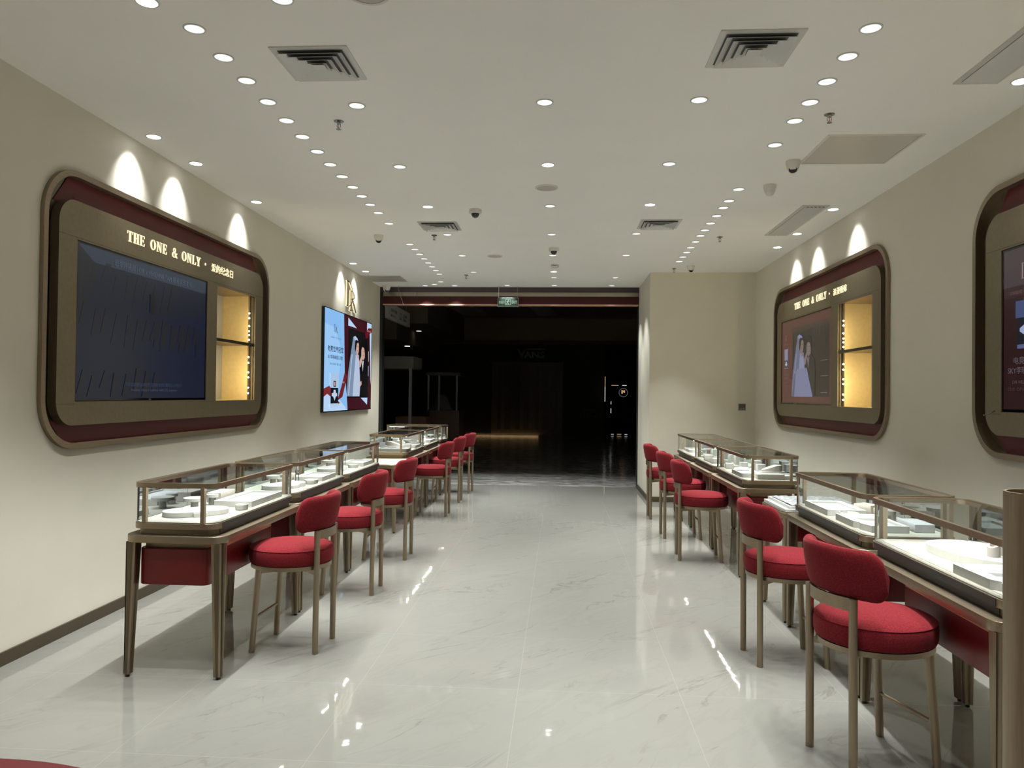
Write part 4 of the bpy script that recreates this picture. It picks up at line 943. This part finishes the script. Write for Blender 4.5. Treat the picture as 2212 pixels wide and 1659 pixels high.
# ------------------------------------------------------------------ low desks between the counters
def desk(loc, s, ln, label, mtop):
    t = thing('low_desk', label, 'desk', loc)
    h = ln/2; w2 = D_/2
    def B(name, mats, fn):
        m = MB(); m.xf = Matrix.Diagonal((s, 1, 1, 1)); fn(m); m.xf = None; return m.build(name, mats, t)
    B('rail', BRONZE, lambda m: m.prism(rrect(-w2, w2, -h, h, .07, 8), .678, .716, bev=.0015))
    B('writing_top', mtop, lambda m: m.prism(rrect(-w2+.008, w2-.008, -h+.008, h-.008, .065, 8), .716, .722))
    B('apron', REDL, lambda m: m.prism(rrect(-w2+.03, w2-.03, -h+.03, h-.03, .05, 6), .53, .676))
    for ix in (-1, 1):
        for iy in (-1, 1):
            def lg(m):
                a = ix*(w2-.012); b = iy*(h-.012)
                x0, x1 = sorted((a, a-ix*.055)); y0, y1 = sorted((b, b-iy*.055)); X0, X1 = sorted((a, a-ix*.036)); Y0, Y1 = sorted((b, b-iy*.036))
                A = rrect(X0, X1, Y0, Y1, .012, 3); Bt = rrect(x0, x1, y0, y1, .018, 3); n = len(A)
                vs = [(p[0], p[1], .014) for p in A]+[(p[0], p[1], .678) for p in Bt]
                m.add(vs, [(i, (i+1)%n, n+(i+1)%n, n+i) for i in range(n)], 0, True); m.add(vs[:n], [tuple(range(n))[::-1]]); m.add(vs[n:], [tuple(range(n))])
            l = B('leg', BRONZEV, lg)
            f = MB(); f.tube((s*ix*(w2-.030), iy*(h-.030), 0), (s*ix*(w2-.030), iy*(h-.030), .016), .011, n=12); f.build('levelling_foot', BLACK, l)
    return t
desk((CXL, 8.13, 0), 1, .70, 'low desk with a beige top and red apron, left row', pmat('beige_top', (.72, .62, .48, 1), .5))
desk((CXR, 5.285, 0), -1, .56, 'low bronze desk under marble slabs, right row', BRONZE)
STONE = pmat('white_stone', (.72, .72, .70, 1), .25, noise=.06, nscale=14)
m = MB(); m.box(-.245, .255, -.265, .255, 0, .016); o = m.build('marble_slab', STONE, None, (CXR, 5.285, .7225)); tag(o, 'lower white marble slab lying on the right low desk', 'stone slab')
m = MB(); m.box(-.225, .265, -.255, .255, 0, .018); o = m.build('marble_slab', STONE, None, (CXR+.012, 5.305, .7390)); tag(o, 'upper white marble slab, stacked on another on the right low desk', 'stone slab')
# crumpled film
rf = random.Random(5); nx, ny = 26, 26; m = MB(); vs = []
for i in range(nx):
    for j in range(ny): vs.append((-.21+.45*i/(nx-1), -.23+.46*j/(ny-1), .003+rf.random()*.007))
m.add(vs, [(i*ny+j, (i+1)*ny+j, (i+1)*ny+j+1, i*ny+j+1) for i in range(nx-1) for j in range(ny-1)], 0, False)
o = m.build('crumpled_film', pmat('plastic_film', (.62, .65, .68, 1), .12, metal=.25), None, (CXR+.012, 5.305, .7572)); tag(o, 'crumpled clear plastic film spread over the marble slabs', 'plastic film')

# ------------------------------------------------------------------ chairs
def make_chair():
    t = thing('upholstered_chair', 'x', 'chair')
    for y_ in (-1, 1):
        m = MB(); m.tube((-.172, y_*.138, 0), (-.176, y_*.138, .690), .0165, .0165, 18); m.build('leg', BRONZEV, t)
        m = MB(); m.tube((.190, y_*.163, 0), (.160, y_*.150, .474), .0160, .0175, 18); m.build('leg', BRONZEV, t)
    # seat ring, crossing bars
    m = MB(); m.ring(circ(.030, 0, .230, .212, 48), circ(.030, 0, .214, .196, 48), .468, .490); m.build('seat_ring', BRONZE, t)
    m = MB()
    for y_ in (-1, 1):
        d = Vector((.150+.175, -y_*.150-y_*.138, 0)).normalized(); n = Vector((-d.y, d.x, 0))*.006
        a = Vector((-.175, y_*.138, 0)); b = Vector((.162, -y_*.150, 0))
        m.add([tuple(p+q+Vector((0,0,z))) for z in (.440,.468) for p, q in ((a,n),(b,n),(b,-n),(a,-n))], [(0,3,2,1),(4,5,6,7),(0,1,5,4),(1,2,6,5),(2,3,7,6),(3,0,4,7)])
    m.build('cross_bar', BRONZE, t)
    m = MB(); m.tube((.181, -.159, .190), (.181, .159, .190), .0085, n=12); m.build('stretcher', BRONZEV, t)
    # plate joining the back legs
    R, c0 = .275, .068
    m = MB(); n = 14; ph = math.asin(.138/R)
    vs = [((c0-rr*math.cos(a)), rr*math.sin(a), z) for z in (.642, .692) for rr in (R-.003, R+.009) for a in [-ph+2*ph*i/n for i in range(n+1)]]
    k = n+1; fs = []
    for i in range(n): fs += [(i,i+1,k+i+1,k+i), (2*k+i,3*k+i,3*k+i+1,2*k+i+1), (i,2*k+i,2*k+i+1,i+1), (k+i,k+i+1,3*k+i+1,3*k+i)]
    fs += [(0,k,3*k,2*k), (n,2*k+n,3*k+n,k+n)]
    m.add(vs, fs, 0, False); m.build('back_plate', BRONZE, t)
    # seat cushion
    m = MB(); m.lathe([(0, .490), (.228, .490), (.243, .497), (.248, .512), (.250, .545), (.248, .566), (.2445, .573), (.2475, .577), (.240, .583), (.215, .594), (.17, .602), (.10, .608), (0, .610)], 56, cx=.030, sx=.965, sy=.895)
    sc = m.build('seat_cushion', FAB, t)
    # curved backrest
    m = MB(); NU, NV = 40, 24; vs = []; th, hh, zc = .028, .100, .782; half = math.radians(58)
    for i in range(NU+1):
        u = -1+2*i/NU
        e = abs(u); a = u*half
        edge = max(0.0, (e-.76)/.24); sc_h = (1-edge**2.3)**.5 if edge < 1 else 0; sc_h = max(sc_h, .02)
        sc_t = (1-max(0, (e-.86)/.14)**2)**.5 if e < 1 else .0; sc_t = max(sc_t, .05)
        for j in range(NV):
            b_ = 2*PI*j/NV; cb, sb = math.cos(b_), math.sin(b_)
            dx = th*sc_t*math.copysign(abs(cb)**.75, cb); dz = hh*sc_h*math.copysign(abs(sb)**.55, sb)
            rr = R+.004+dx
            vs.append((c0-rr*math.cos(a)-.018*(dz/hh), rr*math.sin(a)*.93, zc+dz+.010*(1-e)))
    fs = [(i*NV+j, (i+1)*NV+j, (i+1)*NV+(j+1)%NV, i*NV+(j+1)%NV) for i in range(NU) for j in range(NV)]
    m.add(vs, fs, 0, True); m.add(vs[:NV], [tuple(range(NV))]); m.add(vs[-NV:], [tuple(range(NV))[::-1]])
    m.build('backrest', FAB, t)
    return t
ch0 = make_chair(); chG = 'red upholstered chairs along the counters'
chairs = [(-1.525, 4.305, 180-3, 'at the nearest left counter'), (-1.525, 5.53, 180, 'at the second left counter'), (-1.525, 6.70, 180, 'at the third left counter'),
          (-1.525, 9.055, 180, 'at the left counter past the low desk'), (-1.525, 10.21, 180, 'at the farther left counter'), (-1.50, 11.20, 176, 'farthest on the left, by the crosswise counter'),
          (1.272, 3.185, 16.5, 'nearest on the right, turned a little, before the bronze partition'), (1.262, 4.345, 5, 'at the second right counter'), (1.262, 6.955, -3, 'at the right counter past the low desk'),
          (1.262, 8.0, 1, 'at the middle of the far right counters'), (1.262, 9.20, 0, 'farthest on the right, beside the pier')]
for i, (x, y, a, l) in enumerate(chairs):
    o = ch0 if i == 0 else dup(ch0, (0, 0, 0)); o.location = (x, y, 0); o.rotation_euler = (0, 0, math.radians(a)); o['label'] = 'red round-seated chair, '+l; o['group'] = chG

# ------------------------------------------------------------------ near things cut by the frame
t = thing('bronze_partition', 'tall bronze partition with a rounded end at the right edge of the frame', 'partition', (0, 0, 0))
o = [(1.95,1.545),(1.95,1.655)]+[(.969-.055*math.sin(PI*i/16), 1.60+.055*math.cos(PI*i/16)) for i in range(17)]
i_ = [(1.95-.006,1.551),(1.95-.006,1.649)]+[(.969-.049*math.sin(PI*i/16), 1.60+.049*math.cos(PI*i/16)) for i in range(17)]
o = o[1:]+o[:1]; i_ = i_[1:]+i_[:1]
m = MB(); m.ring(o, i_, 0, 1.283); m.build('cladding', BRONZEV, t)
m = MB(); m.prism(i_, 1.262, 1.268); m.build('sunken_top', BRONZED, t)
t = thing('round_ottoman', 'large round red leather ottoman cut off at the lower left corner', 'ottoman', (-1.52, 1.055, 0))
m = MB(); m.lathe([(.92, .06), (.945, .08), (.95, .25), (.948, .41), (.940, .440)], 96); m.build('side_panel', REDL, t)
m = MB(); m.lathe([(.940, .436), (.946, .442), (.940, .448)], 96); m.build('piping', BURG, t)
m = MB(); m.lathe([(0, .44), (.93, .446), (.940, .440)][::-1], 96); m.build('seat_pad', REDL, t)
m = MB(); m.lathe([(.85, 0), (.85, .06)], 64); m.build('plinth', BRONZED, t)

# ------------------------------------------------------------------ the dark mall beyond
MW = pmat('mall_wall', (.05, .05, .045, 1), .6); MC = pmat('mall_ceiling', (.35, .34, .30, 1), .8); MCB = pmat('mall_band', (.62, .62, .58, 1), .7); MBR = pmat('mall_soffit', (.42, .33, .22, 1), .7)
mm, N, L, b = newmat('mall_floor_stone')
tc = N.new('ShaderNodeTexCoord'); mp = N.new('ShaderNodeMapping'); mp.inputs['Scale'].default_value = (1, 2.5, 1); L.new(tc.outputs['Object'], mp.inputs[0])
n = N.new('ShaderNodeTexNoise'); n.inputs['Scale'].default_value = 2.2; n.inputs['Detail'].default_value = 7; n.inputs['Distortion'].default_value = 1.5; L.new(mp.outputs[0], n.inputs['Vector'])
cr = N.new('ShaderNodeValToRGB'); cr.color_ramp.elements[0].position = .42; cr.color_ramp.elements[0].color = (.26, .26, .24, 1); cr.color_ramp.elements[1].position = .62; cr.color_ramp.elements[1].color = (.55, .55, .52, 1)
L.new(n.outputs['Fac'], cr.inputs[0]); L.new(cr.outputs[0], b.inputs['Base Color']); b.inputs['Roughness'].default_value = .14
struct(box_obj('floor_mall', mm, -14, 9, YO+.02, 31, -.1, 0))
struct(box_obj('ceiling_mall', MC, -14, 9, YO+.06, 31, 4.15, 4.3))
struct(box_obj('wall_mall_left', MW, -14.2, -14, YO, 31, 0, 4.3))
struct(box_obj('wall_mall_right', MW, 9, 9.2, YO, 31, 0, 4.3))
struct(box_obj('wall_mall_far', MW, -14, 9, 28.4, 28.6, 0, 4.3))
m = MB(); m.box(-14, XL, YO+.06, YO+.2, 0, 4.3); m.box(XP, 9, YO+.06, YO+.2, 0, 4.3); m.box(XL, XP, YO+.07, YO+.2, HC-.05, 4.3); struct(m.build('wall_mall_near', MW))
m = MB(); m.box(-14, 9, 26.2, 28.4, 3.38, 4.15); struct(m.build('trim_8', MBR))
for i, (xa, xb) in enumerate(((-7.6, -6.9), (-5.2, -4.6))):
    m = MB(); m.add([(xa+3.4, 13.0, 4.0), (xb+3.4, 13.0, 4.0), (xb-1.5+6, 24, 4.0), (xa-1.5+6, 24, 4.0), (xa+3.4, 13.0, 4.149), (xb+3.4, 13.0, 4.149), (xb-1.5+6, 24, 4.149), (xa-1.5+6, 24, 4.149)], [(0,1,2,3),(7,6,5,4),(0,4,5,1),(1,5,6,2),(2,6,7,3),(3,7,4,0)]); struct(m.build('trim_%d' % (9+i), MCB))
# shop across: sign and shutter
FY = 28.4
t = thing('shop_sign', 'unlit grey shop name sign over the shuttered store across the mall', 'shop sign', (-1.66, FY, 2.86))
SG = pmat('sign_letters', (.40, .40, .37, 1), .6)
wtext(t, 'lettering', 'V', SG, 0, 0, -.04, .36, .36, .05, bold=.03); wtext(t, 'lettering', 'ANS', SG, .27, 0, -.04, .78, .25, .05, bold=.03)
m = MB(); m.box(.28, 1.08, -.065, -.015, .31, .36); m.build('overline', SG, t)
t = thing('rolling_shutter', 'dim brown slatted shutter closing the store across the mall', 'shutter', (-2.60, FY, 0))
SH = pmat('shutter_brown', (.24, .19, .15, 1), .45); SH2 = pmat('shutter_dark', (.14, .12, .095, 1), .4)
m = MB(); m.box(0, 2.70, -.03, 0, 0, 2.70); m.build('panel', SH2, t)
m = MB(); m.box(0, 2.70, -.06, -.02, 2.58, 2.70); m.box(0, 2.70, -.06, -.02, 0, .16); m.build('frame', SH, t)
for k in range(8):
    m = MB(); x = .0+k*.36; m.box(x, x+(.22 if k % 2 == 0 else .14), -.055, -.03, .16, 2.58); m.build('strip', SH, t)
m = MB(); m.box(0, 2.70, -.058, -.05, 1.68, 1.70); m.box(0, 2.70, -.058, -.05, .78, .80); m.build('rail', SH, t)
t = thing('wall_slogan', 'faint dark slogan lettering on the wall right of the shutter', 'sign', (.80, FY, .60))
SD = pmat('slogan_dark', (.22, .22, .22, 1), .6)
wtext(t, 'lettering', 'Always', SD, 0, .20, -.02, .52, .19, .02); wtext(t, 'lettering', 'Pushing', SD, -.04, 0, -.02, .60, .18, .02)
# glossy black shopfront on the right with reflections and a round badge
t = thing('glass_shopfront', 'glossy black shopfront panel with a round orange badge, right of the shutter', 'shopfront', (1.66, FY-.25, 0))
m = MB(); m.box(0, 1.6, 0, .2, 0, 3.37); m.build('facade', BLACKG, t)
m = MB(); m.box(.24, 1.02, -.02, 0, .04, 1.86); m.build('door_leaf', pmat('black_door', (.004, .006, .012, 1), .05), t)
SL = emat('slit_white', (.75, .75, .72, 1), .75); SLW = emat('slit_warm', (.75, .5, .3, 1), .5)
m = MB(); m.box(.24, .50, -.03, -.02, 1.845, 1.865, 1); m.box(.64, .80, -.03, -.02, 1.845, 1.868, 0); m.box(.22, .24, -.03, -.0, 1.15, 1.26, 0); m.box(.22, .24, -.03, -.0, .82, 1.0, 0); m.box(.24, .34, -.03, -.02, .03, .045, 0); m.box(.46, .62, -.03, -.02, .03, .05, 1); m.box(.74, .84, -.03, -.02, .03, .045, 0); m.build('door_edge_glow', [SL, SLW], t)
m = MB(); m.box(-.005, .015, -.015, 0, 1.8, 2.18, 1); m.box(-.005, .015, -.015, 0, 1.25, 1.8, 0); m.build('side_glow', [SL, SLW], t)
m = MB(); m.ring(circ(0, 0, .165, n=32), circ(0, 0, .150, n=32), 0, .01); m.v = [(v[0]+.68, -.035-v[2], v[1]+1.59) for v in m.v]; m.build('badge_ring', emat('badge_grey', (.35, .35, .33, 1), .25), t)
m = MB(); m.box(.61, .66, -.045, -.035, 1.55, 1.68, 0); m.box(.67, .70, -.045, -.035, 1.60, 1.67, 0); m.box(.71, .74, -.045, -.035, 1.58, 1.68, 0); m.build('badge_mark', emat('badge_orange', (.8, .42, .22, 1), .55), t)
# kiosk on the left
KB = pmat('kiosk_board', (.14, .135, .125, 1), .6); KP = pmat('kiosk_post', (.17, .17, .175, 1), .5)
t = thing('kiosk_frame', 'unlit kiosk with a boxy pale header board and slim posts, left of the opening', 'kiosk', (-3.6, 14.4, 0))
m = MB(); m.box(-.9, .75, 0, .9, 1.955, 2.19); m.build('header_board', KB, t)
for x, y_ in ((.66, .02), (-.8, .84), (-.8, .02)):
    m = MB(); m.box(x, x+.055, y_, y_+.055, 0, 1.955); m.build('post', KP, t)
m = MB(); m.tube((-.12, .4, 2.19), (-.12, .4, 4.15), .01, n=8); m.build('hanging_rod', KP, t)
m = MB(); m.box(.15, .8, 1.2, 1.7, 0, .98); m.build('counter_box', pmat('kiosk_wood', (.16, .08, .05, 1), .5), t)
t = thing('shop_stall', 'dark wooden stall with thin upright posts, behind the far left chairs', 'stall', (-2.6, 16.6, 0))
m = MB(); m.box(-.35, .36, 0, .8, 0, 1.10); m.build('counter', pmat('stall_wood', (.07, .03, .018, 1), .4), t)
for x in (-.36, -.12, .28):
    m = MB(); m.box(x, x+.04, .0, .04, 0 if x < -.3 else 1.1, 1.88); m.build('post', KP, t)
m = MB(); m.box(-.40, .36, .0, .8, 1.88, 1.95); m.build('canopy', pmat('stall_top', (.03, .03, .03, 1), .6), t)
# draped mound
t_ = MB(); n, k = 22, 9; vs = []; rd = random.Random(9); ang = [rd.uniform(-.06, .06) for _ in range(n)]
for j in range(k):
    z = 1.45*(1-j/(k-1))**1.0; r0 = .10+.75*(j/(k-1))**1.2
    for i in range(n): r = r0*(1+.10*math.sin(i*PI)+ang[i]+.05*math.sin(i*2.1+j)); vs.append((r*math.cos(2*PI*i/n)*1.1, r*math.sin(2*PI*i/n)*.7, z))
t_.add(vs, [(j*n+i, j*n+(i+1)%n, (j+1)*n+(i+1)%n, (j+1)*n+i) for j in range(k-1) for i in range(n)], 0, True); t_.add(vs[:n], [tuple(range(n))[::-1]])
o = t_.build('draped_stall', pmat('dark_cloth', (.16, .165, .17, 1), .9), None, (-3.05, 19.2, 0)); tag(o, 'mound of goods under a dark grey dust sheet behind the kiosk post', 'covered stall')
# hanging direction sign
t = thing('hanging_direction_sign', 'white hanging floor direction sign in the mall, upper left of the opening', 'sign', (-3.30, 14.0, 2.90))
m = MB(); m.box(-.035, .035, 0, 2.05, 0, .30); m.build('body', pmat('sign_body', (.62, .62, .57, 1), .5), t)
for yy in (.25, 1.8):
    m = MB(); m.tube((0, yy, .30), (0, yy, 1.25), .012, n=8); m.build('hanging_rod', KP, t)
DK = pmat('sign_ink', (.06, .06, .055, 1), .6)
for s_, y_, z_, w_, h_ in (('扶梯 电梯', .22, .14, .55, .07), ('服务台', .22, .05, .40, .05), ('L2', 1.02, .07, .16, .14), ('卫生间', 1.35, .15, .36, .06), ('Toilet', 1.35, .07, .30, .05)):
    vs, fs = text2d(s_, w_, h_, .002); m = MB(); m.add([(.0362+v[2], y_+v[0], z_+v[1]) for v in vs], fs); m.build('lettering', DK, t, merge=False)
# two lit lamps far off in the mall
ML = emat('mall_lamp', (1, .97, .9, 1), 6)
for i, (x, y_, r, l) in enumerate(((-5.55, 27.6, .11, 'lower, brighter'), (-3.95, 21.5, .10, 'upper, dimmer'))):
    zc = 3.36 if i == 0 else 3.50
    pass
def mall_lamp(px, py, y_, z_, r, s, l):
    t = thing('mall_downlight', 'small lit downlight deep in the dark mall, the %s one' % l, 'ceiling light', (px, y_, z_))
    m = MB(); m.lathe([(r, 0), (r, -.01), (0, -.01)], 20); m.build('lens', emat('mall_lamp_%d' % s, (1, .97, .9, 1), s), t)
    m = MB(); m.lathe([(r*1.15, .35 if False else 0), (r*1.15, -.006), (r, -.006)], 20); m.build('rim', KB, t)
mall_lamp(-4.44, 0, 21.5, 2.846, .075, 5, 'lower')
mall_lamp(-4.05, 0, 21.2, 3.26, .075, 1, 'upper')
m = MB(); m.box(-9, -4.2, 19.0, 26.2, 2.85, 4.15); m.box(-4.2, -3.4, 19.0, 26.2, 3.265, 4.15); struct(m.build('trim_11', pmat('mall_soffit_dark', (.25, .20, .15, 1), .8)))
l = bpy.data.lights.new('far_shop_glow', 'AREA'); l.shape = 'RECTANGLE'; l.size = 3.6; l.size_y = .04; l.energy = .8; l.color = (1, .62, .28)
o = bpy.data.objects.new('far_shop_glow', l); COL.objects.link(o); o.location = (-2.6, 28.2, .12); o.rotation_euler = (math.radians(-20), 0, 0)
